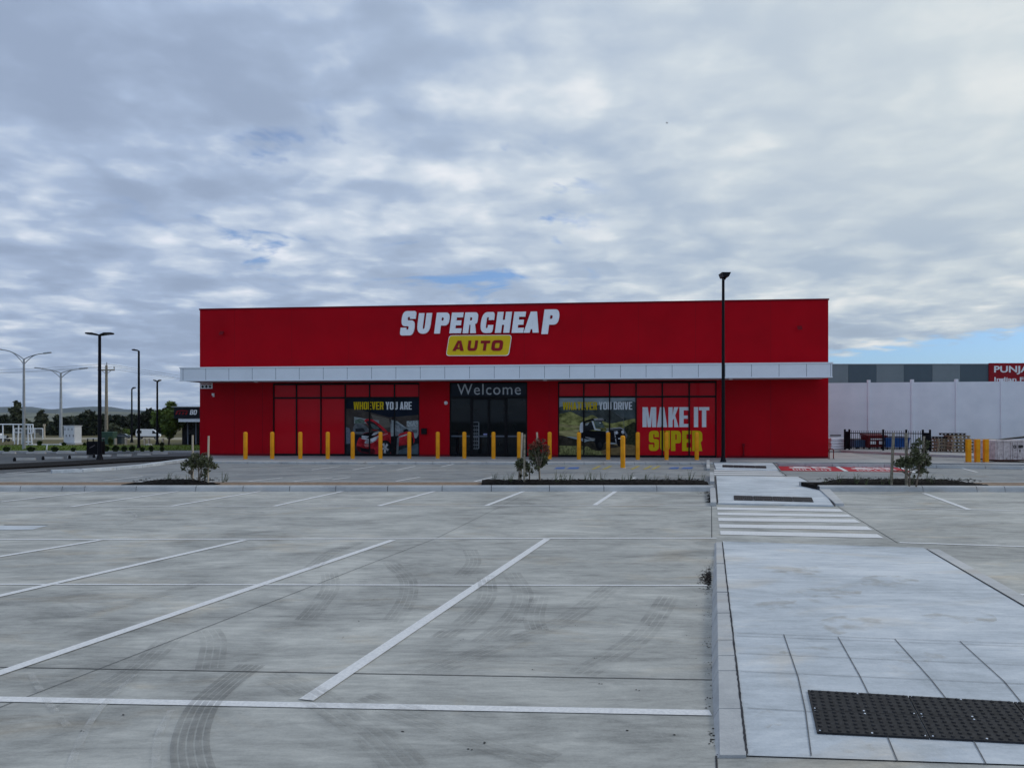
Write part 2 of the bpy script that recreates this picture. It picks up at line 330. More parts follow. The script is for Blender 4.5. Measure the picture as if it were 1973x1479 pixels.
M_alu = mat('black_window_frame', (0.004,0.004,0.006), 0.45, 0.15, 5)
M_glass = mat('dark_glass', (0.003,0.006,0.009), 0.03, 0.2, 0.6, spec=0.22)
M_navy = mat('navy_panel', (0.004,0.009,0.020), 0.15, 0.2, 1)
M_signw = mat('white_sign_face', (0.86,0.89,0.92), 0.35, 0.03, 2)
M_yel = mat('yellow_sign_face', (0.70,0.50,0.015), 0.4, 0.05, 2)
M_boll = mat('yellow_bollard_paint', (0.76,0.29,0.007), 0.4, 0.10, 3, coat=0.05, c2=(0.82,0.34,0.010))
M_pole = mat('black_pole_paint', (0.004,0.004,0.007), 0.4, 0.2, 4)
M_galv = mat('galvanised_steel', (0.36,0.38,0.40), 0.5, 0.15, 3, metal=0.3)
M_wood = mat('stake_timber', (0.50,0.43,0.33), 0.8, 0.25, 6, stretch=(6,6,0.6))
M_grey_wood = mat('weathered_timber', (0.25,0.22,0.17), 0.85, 0.35, 5, stretch=(1,3,3))
M_rub = mat('black_tactile_rubber', (0.028,0.028,0.030), 0.6, 0.35, 30)
M_blk = mat('black_plastic', (0.003,0.003,0.005), 0.5, 0.2, 4)
M_bark = mat('sapling_bark', (0.16,0.13,0.10), 0.9, 0.3, 20)
M_trunk = mat('tree_bark', (0.09,0.075,0.06), 0.95, 0.3, 4)

# ------------------------------------------------------------------ ground, roads, markings
mb = MB(); n = 48; rad = [0, 60, 150, 400, 1200, 3000, 7000]
ring = [[(r*math.cos(2*math.pi*i/n), r*math.sin(2*math.pi*i/n)+20, -0.03) for i in range(n)] for r in rad[1:]]
mb.add([(0,20,-0.03)]+ring[0], [(0,i+1,(i+1)%n+1) for i in range(n)])
for a, b in zip(ring, ring[1:]): mb.add(a+b, [(i,(i+1)%n,n+(i+1)%n,n+i) for i in range(n)])
structure(mb.build('ground', M_dry))
mb = MB(); mb.poly([(-70,-30,0),(60,-30,0),(60,19.2,0),(-70,19.2,0)]); structure(mb.build('car_park', M_con))
mb = MB(); mb.poly([(-70,19.2,0),(60,19.2,0),(60,41.6,0),(20,44,0),(-14,44,0),G(352,887),G(90,909.5),G(-300,919)+Vector((0,0,0)),(-70,26,0)]); structure(mb.build('rear_car_park', M_con2))
mb = MB(); mb.poly([(-95,20,-0.015),(-12,20,-0.015),(-12,55,-0.015),(-95,55,-0.015)]); structure(mb.build('asphalt_road', M_asph))
# grass verge beyond the road
a0, a1 = G(-500,872), G(420,871.5); b1, b0 = G(460,860), G(-600,860)
mb = MB(); mb.prism([(a0.x,a0.y,0.09),(a1.x,a1.y,0.09),(b1.x,b1.y,0.09),(b0.x,b0.y,0.09)], (0,0,-0.14)); structure(mb.build('grass_verge', M_grass))
mb = MB(); mb.prism([(a0.x,a0.y-.25,0.11),(a1.x,a1.y-.25,0.11),(a1.x,a1.y-.02,0.11),(a0.x,a0.y-.02,0.11)], (0,0,-0.15)); structure(mb.build('verge_kerb', M_kerb))
mb = MB(); p = [G(-600,846.5), G(420,846.5), G(440,842), G(-600,842)]; mb.poly([(q.x,q.y,-0.02) for q in p]); structure(mb.build('far_road', mat('pale_far_road',(0.30,0.27,0.20),0.9,0.2,0.3)))
# grass blades over the verge
mb = MB()
for i in range(5200):
    t = random.random(); q = a0.lerp(a1, t).lerp(b0.lerp(b1, t), random.random()**1.3)
    if q.x > -9 or q.x < -40: continue
    h = random.uniform(.05,.13); an = random.random()*6.28; wd = .02
    c_, s_ = math.cos(an)*wd, math.sin(an)*wd; lx, ly = random.uniform(-.05,.05), random.uniform(-.05,.05)
    mb.add([(q.x-c_,q.y-s_,.088),(q.x+c_,q.y+s_,.088),(q.x+lx,q.y+ly,.09+h)], [(0,1,2)])
tag(mb.build('grass', M_grass), kind='stuff')
# bed of dark mulch between road and rear lot
mb = MB(); top = [(-700,915),(-200,900),(0,893.5),(130,887.5),(200,884),(280,880),(384,877.5)]; bot = [(384,882.5),(300,886),(250,888),(130,895),(0,901.5),(-200,909),(-700,925)]
pts = [G(x,y,.05) for x,y in top] + [G(x,y,.05) for x,y in bot]; mb.prism(pts, (0,0,-.1)); structure(mb.build('mulch_strip', M_mulch))
# kerb of the rear lot, pale diagonal on the left
kp = [(100,905.5),(160,903.5),(225,899.5),(275,895.5),(320,889.5),(356,884.5),(392,881.5)]
mb = MB()
for (x0,y0),(x1,y1) in zip(kp, kp[1:]):
    a, b = G(x0,y0,.10), G(x1,y1,.10); d = (b-a).normalized(); nn = Vector((-d.y,d.x,0))*.32; g = d*.012
    mb.prism([a+g,b-g,b-g+nn,a+g+nn], (0,0,-.12))
structure(mb.build('kerb', M_path))

# island between the two lots
KY = 18.75
def island(x0, x1, skew, joints, pv):
    k = MB(); xs = [x0]+joints+[x1]
    for a, b in zip(xs, xs[1:]):
        ya, yb = KY+skew*(a-(x0 if skew < 0 else x1)), KY+skew*(b-(x0 if skew < 0 else x1))
        g = 0.007; prof = [(0.0,0.0),(0.02,0.10),(0.05,0.132),(0.08,0.14),(0.16,0.14),(0.16,0.0)]
        L = [(a+g, ya+o, z) for o, z in prof]; Q = [(b-g, yb+o, z) for o, z in prof]; nn = len(prof)
        k.add(L+Q, [(i,(i+1)%nn,nn+(i+1)%nn,nn+i) for i in range(nn)] + [tuple(range(nn)), tuple(reversed(range(nn,2*nn)))])
        k.box(a-.007, a+.007, ya+.03, ya+.15, 0, .12, 1)
    structure(k.build('kerb', [M_kerb, M_joint]))
    t = MB(); s0 = (x0 if skew < 0 else x1)
    f = lambda x: KY+skew*(x-s0)
    t.prism([(pv[0],f(pv[0])+.163,.132),(pv[1],f(pv[1])+.163,.132),(pv[1],f(pv[1])+1.22,.132),(pv[0],f(pv[0])+1.22,.132)], (0,0,-.13)); structure(t.build('paved_island', M_pave))
    m0, m1 = (pv[1]+.003, x1) if pv[1] < x1-.5 else (x0, pv[0]-.003)
    t = MB(); t.prism([(m0,f(m0)+.163,.131),(m1,f(m1)+.163,.131),(m1,f(m1)+1.22,.131),(m0,f(m0)+1.22,.131)], (0,0,-.13)); structure(t.build('mulch_bed', M_mulch))
    t = MB(); t.prism([(x0,f(x0)+1.223,.14),(x1,f(x1)+1.223,.14),(x1,f(x1)+1.36,.14),(x0,f(x0)+1.36,.14)], (0,0,-.14)); structure(t.build('kerb', M_kerb))
jx = [G(px,945).x for px in (48,128,171,269,383,473,562,650,749,853,947,1058,1162,1263)]
xl = [-24.0, -21.6, -19.2, -16.8, -14.6]
XP0 = G(1372,945).x; XP1 = G(1578,946).x
island(-26.0, XP0, 0.0, [x for x in xl if x < jx[0]-1]+jx, (-26.0, G(985,935).x))
island(XP1, 26.0, -0.034, [G(px,947).x for px in (1779,1881,1934)] + [15,17.4,19.8,22.2], (G(1825,938).x, 26.0))
def bed(x0, x1, skew=0.0, s0=0, hgt=.06, rr=1):
    nx, ny = int((x1-x0)/.12)+2, 8; vs_ = []
    rnd = random.Random(rr)
    for j in range(ny+1):
        for i in range(nx+1):
            t = i/nx; x = x0+(x1-x0)*t; env = min(1, min(t*(x1-x0)/.9, (1-t)*(x1-x0)/.9)+.15) if rr != 2 else 1
            y = KY+skew*(x-s0)+.17+(1.03)*j/ny*(.35+.65*env if rr != 2 else 1); e_ = math.sin(math.pi*j/ny)
            vs_.append((x, y, .134+e_**.5*hgt*env+(rnd.random()-.5)*.035*(1 if 0 < j < ny else .3)))
    m = MB(); W = nx+1; m.add(vs_, [(j*W+i,j*W+i+1,(j+1)*W+i+1,(j+1)*W+i) for j in range(ny) for i in range(nx)], 0)
    for _ in range(int((x1-x0)*90)):
        x = rnd.uniform(x0+.2,x1-.1); y = KY+skew*(x-s0)+rnd.uniform(.19,1.0); z = .15+hgt*rnd.uniform(.4,1.05); a = rnd.random()*6.28; l = rnd.uniform(.02,.05)
        m.add([(x-l*math.cos(a),y-l*math.sin(a),z),(x+.012,y+.01,z+.015),(x+l*math.cos(a),y+l*math.sin(a),z+.006),(x-.012,y-.01,z)], [(0,1,2,3)])
    return structure(m.build('mulch_bed', M_mulch))
bed(G(290,935).x, G(455,935).x, rr=1, hgt=.10); bed(G(932,935).x, XP0-.08, rr=2, hgt=.09); bed(XP1+.06, G(1850,938).x, -0.034, XP1, rr=3, hgt=.12)

# parking lines
mb = MB()
def line(x0,y0,x1,y1,wd=.09,z=.005): mb.ribbon([G(x0,y0),G(x1,y1)], wd, z)
line(-60,1346,1369,1373.5,.085); line(-60,1039.5,1381,1036.5,.075); line(-60,1125.5,1363,1128,.05); line(-60,976.5,1368,973,.06)
line(590,1349,1054,1038.5,.10,.0065); line(-20,1303.5,757,1040.5,.10,.0065); line(-20,1152.5,472,1040.5,.10,.0065); line(-20,1075.5,193,1040.5,.10,.0065)
for q in [(0,967,182,946.5),(137,976,344,946.5),(330,975,502,946.5),(528,975,660,946.5),(728,975,837,946.5),(937,974,1009,946.5),(1146,973,1186,946.5),(-190,966,30,946.5)]: line(*q, .10, .0065)
line(1780,950,1868,982,.10,.0065); line(1616,975,1990,985,.07); line(1733,1045,1990,1053.5,.08); line(1962,1145,2010,1147,.08)
mbn = MB(); keep = mb; mb = mbn
for q in [(478,927.5,545,920),(560,928,640,920),(640,924,674,919.5),(763,927,809,919),(914,927.5,950,919),(1072,924,1084,920),(1209,926,1224,919.5),(600,905,655,898),(680,905,722,898),(765,905,800,898),(850,899,880,893),(1686,925,1700,931),(1839,927.5,1875,938),(1843.6,899.6,1883,909.5),(1955,901,1990,908),(200,926,275,917.5),(10,912,90,905)]: line(*q, .08, .006)
line(640,905,860,905.4,.05,.0045); line(380,905,640,905,.05,.0045); line(1606,895.7,1631,908,.14,.012); line(1724,898.2,1764,910.5,.14,.012)
structure(mb.build('bay_lines', M_line)); mb = keep
structure(mb.build('parking_lines', M_line))
# zebra crossings
mb = MB()
Z1 = [((1381.5,977.3),(1617.6,980.6),(1625,986),(1382,981.8)),((1382.7,987.2),(1634,991),(1641.6,996.3),(1383,992)),((1383.8,997.5),(1646,1000.4),(1659,1007),(1384.3,1003.6)),((1385.6,1009.8),(1670,1014),(1681.7,1021.5),(1386.3,1016.4)),((1387.5,1022.7),(1690,1029),(1703,1036.8),(1388.2,1030))]
for q in Z1: mb.poly([G(x,y)+Vector((0,0,.006)) for x,y in q])
for y0, y1, xr in ((904.6,906.8,1499),(908.6,910.6,1505),(912.3,914.4,1511)):
    mb.poly([G(1376,y1)+Vector((0,0,.006)),G(xr+3,y1+1)+Vector((0,0,.006)),G(xr,y0+1)+Vector((0,0,.006)),G(1376,y0)+Vector((0,0,.006))])
structure(mb.build('zebra_crossing', M_line))
mb = MB(); mb.poly([G(x,y)+Vector((0,0,.004)) for x,y in ((-40,1021.5),(62,1020),(94,1012.3),(-40,1012.3))]); structure(mb.build('concrete_patch', M_path))
mb = MB(); mb.ribbon([G(8,1010.8),G(92,1010.8)], .035, .0045); structure(mb.build('drain_slot', M_joint))
# darker strip of the crossing and the saw cuts
mb = MB()
for q in [((-30,1284.5),(1376,1309.5)),((1371,972),(1371.5,1036)),((1380,1456),(1382,1500)),((1381,1454),(2300,1485)),((1730,1046),(1615,976))]:
    mb.ribbon([G(*q[0]),G(*q[1])], .010, .0035)
for q in [((-30,1374),(700,1090.6)),((700,1090.6),(840,1037)),((840,1037),(1000,958))]: mb.ribbon([G(*q[0]),G(*q[1])], .007, .0035, 1)
structure(mb.build('saw_cuts', [M_joint, M_pjoint]))
# red pick-up bays with their lettering
M_bay = mat('red_bay_paint', (0.40,0.022,0.035), 0.7, 0.25, 5)
mb = MB(); q0 = [G(1496,893.2),G(1606,895.7),G(1631,908),G(1505,906.8)]; q1 = [G(1606,895.7),G(1724,898.2),G(1762,909.4),G(1631,908)]
for q in (q0, q1): mb.poly([p_+Vector((0,0,.006)) for p_ in q])
structure(mb.build('red_bay_paint', M_bay))
mb = MB()
def in_quad(q, u_, v_): return q[3].lerp(q[2], u_).lerp(q[0].lerp(q[1], u_), v_)
for q in (q0, q1):
    for text, va, vb, ua, ub in (('CLICK ', .68, .93, .14, .80), ('COLLECT', .08, .26, .20, .82)):
        lo, tw = word_outlines(text, .62, .15, .14)
        outlines_to_mb(mb, lo, lambda x,y,d: in_quad(q, ua+(ub-ua)*x/tw, va+(vb-va)*y)+Vector((0,0,.010+d)), .001)
    for lp in ([(.18,.36),(.50,.36),(.53,.44),(.49,.50),(.40,.56),(.27,.56),(.23,.48),(.16,.45)], [(.56,.38),(.66,.44),(.80,.36),(.86,.42),(.74,.50),(.84,.58),(.78,.62),(.66,.53),(.58,.60),(.53,.55)]):
        mb.poly([in_quad(q, a, b)+Vector((0,0,.0105)) for a, b in lp])
structure(mb.build('bay_lettering', M_line))
# wheelchair bays in front of the store
M_blue = mat('blue_bay_paint', (0.07,0.14,0.36), 0.7, 0.3, 6); M_hatch = mat('yellow_bay_paint', (0.40,0.33,0.10), 0.8, 0.35, 6)
mb = MB()
for x0, x1 in ((1070,1117),(1290,1336)):
    for a, b in ((0,.42),(.52,1)):
        xa, xb = x0+(x1-x0)*a, x0+(x1-x0)*b
        mb.poly([G(xa-3,903.2)+Vector((0,0,.006)),G(xb-3,903.2)+Vector((0,0,.006)),G(xb,899.6)+Vector((0,0,.006)),G(xa+3,900.2)+Vector((0,0,.006))])
structure(mb.build('wheelchair_bay_paint', M_blue))
mb = MB()
for x in (1147,1168,1222,1246,1262): mb.ribbon([G(x-5,904),G(x+9,897.5)], .12, .006)
structure(mb.build('hatched_bay_lines', M_hatch))

# tyre marks and stains, thin see-through films of rubber on the concrete
def film(name, c, alpha, scale=9, lo=.1):
    m = bpy.data.materials.new(name); m.use_nodes = True; nt = m.node_tree; b = nt.nodes['Principled BSDF']
    b.inputs['Base Color'].default_value = (*c, 1); b.inputs['Roughness'].default_value = .8
    t = nt.nodes.new('ShaderNodeTexCoord'); nz_ = nt.nodes.new('ShaderNodeTexNoise'); nz_.inputs['Scale'].default_value = scale; nz_.inputs['Detail'].default_value = 6
    nt.links.new(t.outputs['Object'], nz_.inputs['Vector']); mr = nt.nodes.new('ShaderNodeMapRange'); mr.inputs[1].default_value = .38 if lo else .47; mr.inputs[2].default_value = .66 if lo else .75; mr.inputs[3].default_value = alpha*lo; mr.inputs[4].default_value = alpha
    nt.links.new(nz_.outputs[0], mr.inputs[0]); nt.links.new(mr.outputs[0], b.inputs['Alpha']); return m
def curve_pts(px, n=40, z=0.0):
    pts = [Vector((a, b, 0)) for a, b in px]; out = []; m = len(pts)-1
    for k in range(n+1):
        t = k/n*m; i = min(int(t), m-1); f = t-i
        p0, p1, p2, p3 = pts[max(i-1,0)], pts[i], pts[i+1], pts[min(i+2,m)]
        q = .5*((2*p1)+(p2-p0)*f+(2*p0-5*p1+4*p2-p3)*f*f+(3*p1-p0-3*p2+p3)*f**3); out.append(G(q.x, q.y, z))
    return out
def tread(m, px, wd, nb=5, z=.009, fade=True):
    c = curve_pts(px)
    for k in range(nb):
        o = (k-(nb-1)/2)*wd/nb; pts = []
        for i, p_ in enumerate(c):
            d = (c[min(i+1,len(c)-1)]-c[max(i-1,0)]); d.z = 0; d.normalize(); pts.append(p_+Vector((-d.y,d.x,0))*o)
        m.ribbon(pts, wd/nb*.8, z)
mb = MB()
tread(mb, [(392,1520),(372,1479),(367,1425),(389,1365),(432,1322),(486,1282)], .20, 5)
structure(mb.build('tyre_marks', film('tyre_rubber', (.085,.083,.08), .31, 5, .5)))
mb = MB()
for px, wd in [([(404,1290),(412,1240),(400,1215)],.2),([(634,1105),(636,1135),(610,1172),(588,1196)],.2),([(752,1085),(786,1120),(782,1160),(755,1200)],.2),([(985,1105),(1008,1150),(985,1195),(930,1240)],.22),([(935,1110),(938,1150),(900,1195),(850,1230)],.2),([(1040,1150),(1028,1190),(1035,1215)],.2),
               ([(905,1060),(912,1085),(890,1110)],.2),([(690,1045),(640,1065),(600,1095)],.2),([(820,1300),(960,1245),(1080,1200),(1180,1130)],.22),([(700,1345),(880,1410),(1060,1470)],.25),([(520,1300),(610,1345),(720,1420),(800,1500)],.25),([(1290,1150),(1230,1230),(1120,1300)],.22),([(60,1200),(220,1170),(400,1120)],.2),([(120,1370),(250,1300),(330,1230)],.2)]:
    tread(mb, px, wd, 4, .0095+random.random()*.0015)
structure(mb.build('faint_tyre_marks', film('faint_rubber', (.10,.10,.095), .20, 4)))
mb = MB()
for px in [[(130,1500),(150,1440),(190,1370),(262,1300)],[(300,1480),(305,1420),(330,1370)],[(60,1300),(90,1350),(130,1400)],[(240,984),(180,975),(120,973)],[(250,985),(262,998),(225,1012)]]:
    tread(mb, px, .05, 1, .0085)
structure(mb.build('pale_arcs', film('pale_arc_film', (.62,.62,.60), .42, 6)))  # thin pale see-through arcs over the concrete
# litter of soil and stones on the concrete
mb = MB(); rnd = random.Random(3)
def chip(m, c, s):
    a = rnd.random()*6.28; q = [Vector((math.cos(a+k*1.57)*s*rnd.uniform(.5,1.1), math.sin(a+k*1.57)*s*rnd.uniform(.5,1), 0)) for k in range(4)]
    m.add([c+v_+Vector((0,0,.003)) for v_ in q]+[c+Vector((0,0,s*.3))], [(0,1,4),(1,2,4),(2,3,4),(3,0,4)])
for _ in range(170):
    py = rnd.choice((1085,1100,1135,1150,1172,1195,1240,1280,1340,1420))+rnd.gauss(0,11); px = 1373+(py-1040)*.012-abs(rnd.gauss(0,1))*(10 if py > 1180 else 13); chip(mb, G(px,py), rnd.uniform(.003,.011))
for _ in range(620):
    px = 1370-abs(rnd.gauss(0,9)); py = 1112+rnd.gauss(0,8)+(1370-px)*.15
    chip(mb, G(px,py), rnd.uniform(.005,.018))
for _ in range(420):
    py = rnd.uniform(944,968); px = 1371-abs(rnd.gauss(0,7))*(1.4 if py < 952 else .7); chip(mb, G(px,py), rnd.uniform(.012,.03))
for px, py in [(1111,1206),(1200,1220),(1143,1268),(1030,1290),(660,1227),(890,1232),(720,1155),(770,1215),(238,1376),(90,1083),(60,1090),(180,1097),(776,1409),(930,1432),(932,1430),(1210,1408),(1300,1414),(850,1128),(1370,1320),(1160,1318),(905,1445),(160,1410),(1225,1330),(1255,1205),(1325,1222),(690,1195)]:
    for _ in range(2): chip(mb, G(px+rnd.gauss(0,2.5),py+rnd.gauss(0,1)), rnd.uniform(.004,.010))
tag(mb.build('spilt_soil', M_mulch), kind='stuff')

# ------------------------------------------------------------------ raised foot path
prof = [(1500,.004),(1456,.006),(1375,.045),(1300,.08),(1215,.10),(1130,.10),(1085,.065),(1040,.012)]
def zp(yl):
    for (a, za), (b, zb) in zip(prof, prof[1:]):
        if b <= yl <= a: return za+(zb-za)*(a-yl)/(a-b)
    return prof[0][1] if yl > 1456 else prof[-1][1]
def PP(px, py, dz_=0.0):
    yl = py-.033*(px-1430); q = G(px, py, zp(yl)); q.z += dz_; return q
def xr_(yl): return (yl-.033*1430-1168+.585*1973)/(.585-.033)
def left_x(yl): return 1392.5+(yl-1043)*.1155
mb = MB(); rows = [1043+(1454-1043)*i/40 for i in range(41)]; vs_ = []
for yl in rows:
    xl_ = left_x(yl); xr = xr_(yl)
    for k in range(13):
        t = k/12; x = xl_+(xr-xl_)*t**1.5; y = yl+.033*(x-1430); vs_.append(PP(x, y))
mb.add(vs_, [(j*13+k,j*13+k+1,(j+1)*13+k+1,(j+1)*13+k) for j in range(40) for k in range(12)], 0, True)
structure(mb.build('footpath', M_path))
# kerb along the left edge, battered face, short blocks
mb = MB(); seg = [1043,1085,1140,1180,1232,1262,1291,1364,1454]
def kerb_row(yl):
    z = max(zp(yl), .012)+.004; xi = left_x(yl)-2; xo = 1380+(yl-1043)*.018 if yl < 1290 else 1384.5+(yl-1290)*.016
    a = G(xi, yl, z); b = G(xo, yl, z); xb = b.x-.016-z*.30
    return [a, b, Vector((b.x-.008, b.y, z-.012)), Vector((xb, b.y, 0)), Vector((a.x, a.y, 0))]
for s0, s1 in zip(seg, seg[1:]):
    nn = 8; rr_ = [kerb_row(s0+.6+(s1-s0-1.2)*i/nn) for i in range(nn+1)]
    mb.add([p_ for r_ in rr_ for p_ in r_], [(i*5+k,i*5+k+1,(i+1)*5+k+1,(i+1)*5+k) for i in range(nn) for k in range(4)] + [(0,1,2,3,4), tuple(nn*5+k for k in range(5))])
structure(mb.build('path_kerb', M_kerb))
# right kerb
mb = MB(); nn = 24; rr_ = []
for i in range(nn+1):
    yl = 1046+(1445-1046)*i/nn; x = xr_(yl); y = yl+.033*(x-1430); a = PP(x+2, y, .004); o_ = .15
    rr_.append([a, Vector((a.x+o_, a.y, a.z)), Vector((a.x+o_+.02, a.y, a.z-.02 if a.z > .03 else a.z*.4)), Vector((a.x+o_+.04, a.y, 0))])
mb.add([p_ for r_ in rr_ for p_ in r_], [(i*4+k,i*4+k+1,(i+1)*4+k+1,(i+1)*4+k) for i in range(nn) for k in range(3)])
structure(mb.build('path_kerb', M_kerb))
# expansion gaps and tooled joints of the path
mb = MB(); rnd = random.Random(5)
pts = [PP(left_x(yl)-1+rnd.uniform(-.45,.45), yl+0, .0065) for yl in [1044+i*4.5 for i in range(92)]]; mb.ribbon(pts, [rnd.uniform(.008,.015) for _ in pts])
pts = [PP(xr_(yl)+1, yl+.033*(xr_(yl)-1430), .0065) for yl in [1046+i*10 for i in range(39)]]; mb.ribbon(pts, .014)
pts = [PP(1396+i*13, 1043.2+i*13*.033+rnd.uniform(-.25,.25), .005) for i in range(28)]; mb.ribbon(pts, [rnd.uniform(.004,.016) for _ in pts])
jb = MB()
def jline(q, wd=.007):
    out = []
    for (x0,y0),(x1,y1) in zip(q, q[1:]):
        for i in range(9): out.append(PP(x0+(x1-x0)*i/8, y0+(y1-y0)*i/8, .0045))
    out2 = [out[0]]
    for p_ in out[1:]:
        if (p_-out2[-1]).length > 1e-4: out2.append(p_)
    jb.ribbon(out2, wd)
for q in [[(1510,1222),(1538,1305),(1552,1370),(1563,1456)],[(1614.6,1227),(1657,1303),(1690,1370),(1729,1466)],[(1724,1231),(1793,1308),(1850,1380),(1900,1472)],[(1849.5,1235.4),(1935,1313),(1975,1362),(2050,1440)]]: jline(q, .0065)
for q in [[(1419,1219),(2100,1245)],[(1420,1225),(2100,1250)],[(1423,1258.5),(2150,1289)],[(1427,1293),(2200,1328)],[(1440,1364),(1567,1371)]]: jline(q, .004)
structure(mb.build('path_joints', M_joint)); structure(jb.build('path_joints', M_pjoint))
mb = MB(); rnd = random.Random(21)
for px, py, rx, ry in [(1540,1098,60,12),(1600,1145,70,16),(1640,1205,80,18),(1560,1255,60,10),(1760,1265,70,14),(1850,1190,80,14),(1480,1385,40,18),(1640,1440,60,10),(1500,1165,50,12),(1720,1120,80,12)]:
    mb.poly([PP(px+rx*math.cos(a*.3927)*rnd.uniform(.6,1.1), py+ry*math.sin(a*.3927)*rnd.uniform(.6,1.1), .0035) for a in range(16)])
structure(mb.build('path_stains', film('tan_stain', (.42,.34,.22), .34, 6, 0.0)))
# path across the island, and the landing by the store
def slab(name, pts, z, m): q = MB(); q.prism([G(x,y,z) for x,y in pts], (0,0,-z-.01)); return structure(q.build(name, m))
midp = [(1382.7,968.5),(1380,915.8),(1539,918),(1561,929),(1571,938.5),(1593,953),(1607,973)]
slab('footpath', midp, .03, M_path)
slab('footpath', [(1380,903),(1374,888),(1485,888.5),(1493,895.5),(1501,905)], .03, M_path)
mb = MB()
for q in ([(1607,973),(1593,953),(1571,938.5),(1561,929),(1539,918)], [(1516,917),(1502,906.5),(1493,895),(1485,888.5)], [(1382.5,968),(1379,917)]):
    mb.ribbon([G(x,y,.03) for x,y in q], .03, .005)
structure(mb.build('path_joints', M_joint))
mb = MB()
for q in ([(1380.5,969),(1378,946)], [(1376.5,928),(1375,914)], [(1368,903),(1367,889)]):
    a, b = G(*q[0], .06), G(*q[1], .06); mb.prism([Vector((a.x-.12,a.y,.08)),Vector((a.x,a.y,.08)),Vector((b.x,b.y,.14)),Vector((b.x-.12,b.y,.14))], (0,0,-.15))
mb.prism([Vector((q_.x+o, q_.y, .06)) for q_, o in ((G(1607,972,.03),.03),(G(1607,972,.03),.2),(G(1571,938.5,.03),.3),(G(1571,938.5,.03),.03))], (0,0,-.08))
structure(mb.build('path_kerb', M_kerb))
slab('crossing_pad', [(1375,917.5),(1376,903.5),(1502,906),(1517,918)], .004, M_con2)

# footpath along the store front and to the right of it
PL = Vector(((385-CX)/F*37.5, 37.5, 0)); PR = Vector(((1596-CX)/F*34.4, 34.4, 0))
FL = (PR-PL).length; FA = math.atan2(PR.y-PL.y, PR.x-PL.x); ex = (PR-PL).normalized(); ey = Vector((-ex.y, ex.x, 0))
FZ = .06
kl = [(386,887.5),(640,889),(900,889.5),(1200,889.8),(1372,890)]
slab('store_footpath', kl+[(1490,890),(1600,890.4),(1700,891),(1990,893.8),(2100,892.5),(1800,888.3),(1700,884),(1662,877.5),(1640,872),(1600,872),(1590,879),(1375,877),(386,876)], FZ, M_walk)
mb = MB()
for (x0,y0),(x1,y1) in zip(kl, kl[1:]):
    a, b = G(x0,y0,.09), G(x1,y1,.09); n_ = 8
    for i in range(n_):
        p0, p1 = a.lerp(b, i/n_), a.lerp(b, (i+1)/n_); g = Vector((.01,0,0)); mb.prism([p0+g-Vector((0,.18,.015)),p1-g-Vector((0,.18,.015)),p1-g,p0+g], (0,0,-.085))
kr = [(1497,891.5),(1600,892.5),(1700,893.6),(1800,894.8),(1990,897.5)]
for (x0,y0),(x1,y1) in zip(kr, kr[1:]):
    a, b = G(x0,y0,.12), G(x1,y1,.12); n_ = 2
    for i in range(n_):
        p0, p1 = a.lerp(b, i/n_), a.lerp(b, (i+1)/n_); g = Vector((.01,0,0)); mb.prism([p0+g-Vector((0,.16,0)),p1-g-Vector((0,.16,0)),p1-g,p0+g], (0,0,-.115))
structure(mb.build('kerb', M_kerb))
mb = MB()
for q in [[(1620,867.3),(1700,870.3),(1780,874.3),(1860,877),(1990,882)]]:
    for (x0,y0),(x1,y1) in zip(q, q[1:]):
        a, b = G(x0,y0,.12), G(x1,y1,.12); mb.prism([a,b,b+Vector((0,.2,0)),a+Vector((0,.2,0))], (0,0,-.115))
structure(mb.build('kerb', M_kerb))
mb = MB(); yp = [(1640,872.6),(1720,875.3),(1800,879.4),(1990,886.6)]
mb.ribbon([G(x,y) for x,y in yp], .10, .006)
structure(mb.build('yard_lines', M_line))
slab('yard_platform', [(1598,868),(1623,868),(1700,871),(1780,875),(1860,877.7),(2050,885),(2050,866),(1598,862)], .10, M_walk)

# ------------------------------------------------------------------ the store
def W(px, py, off=0.0):                 # store front: (along the wall, height) of a photo point on the plane 'off' metres in front of the wall
    o = PL - ey*off; d = Vector(((px-CX)/F, 1, -(py-HY)/F))
    t = (o-Vector((0,0,CH))).dot(ey)/d.dot(ey)
    q = Vector((0,0,CH))+d*t
    return (q-PL).dot(ex), q.z
store = thing('store', (PL.x, PL.y, 0), 'long flat roofed store with red walls, white canopy and large shop windows', 'store', rz=FA)
def U(px, off=0.0): return W(px, 800, off)[0]
ROOF = 7.13; SOF = 3.56; DEP = 24.0; TH = .28
gA = (U(525.5), U(808)); gD = (U(866), U(1016)); gB = (U(1075), U(1381))
mb = MB(); mb.box(0, FL, 0, TH, SOF, ROOF)
for a, b in ((0,gA[0]),(gA[1],gD[0]),(gD[1],gB[0]),(gB[1],FL)): mb.box(a, b, 0, TH, -.05, SOF)
for u0 in (0, FL-TH): mb.box(u0, u0+TH, TH, DEP, -.05, ROOF)
mb.box(TH, FL-TH, DEP-TH, DEP, -.05, ROOF)
mb.build('wall', M_red, store)
mb = MB(); mb.box(TH, FL-TH, TH, DEP-TH, ROOF-.5, ROOF-.35); mb.build('roof', M_galv, store)
mb = MB(); mb.box(-.03, FL+.03, -.03, TH+.03, ROOF, ROOF+.07)
for u0 in (-.03, FL-TH-.03): mb.box(u0, u0+TH+.06, TH+.032, DEP+.03, ROOF, ROOF+.07)
mb.build('parapet_cap', M_redd, store)
for px in (452, 506, 1058, 1485): MB().box(U(px)-.008, U(px)+.008, -.003, .05, 0, SOF-.01).build('wall_joint', M_redd, store)
for px in (452, 562, 672, 782, 1010, 1120, 1230, 1340, 1485): MB().box(U(px)-.007, U(px)+.007, -.002, .05, SOF+.7, ROOF-.01).build('wall_joint', M_joint_r, store)
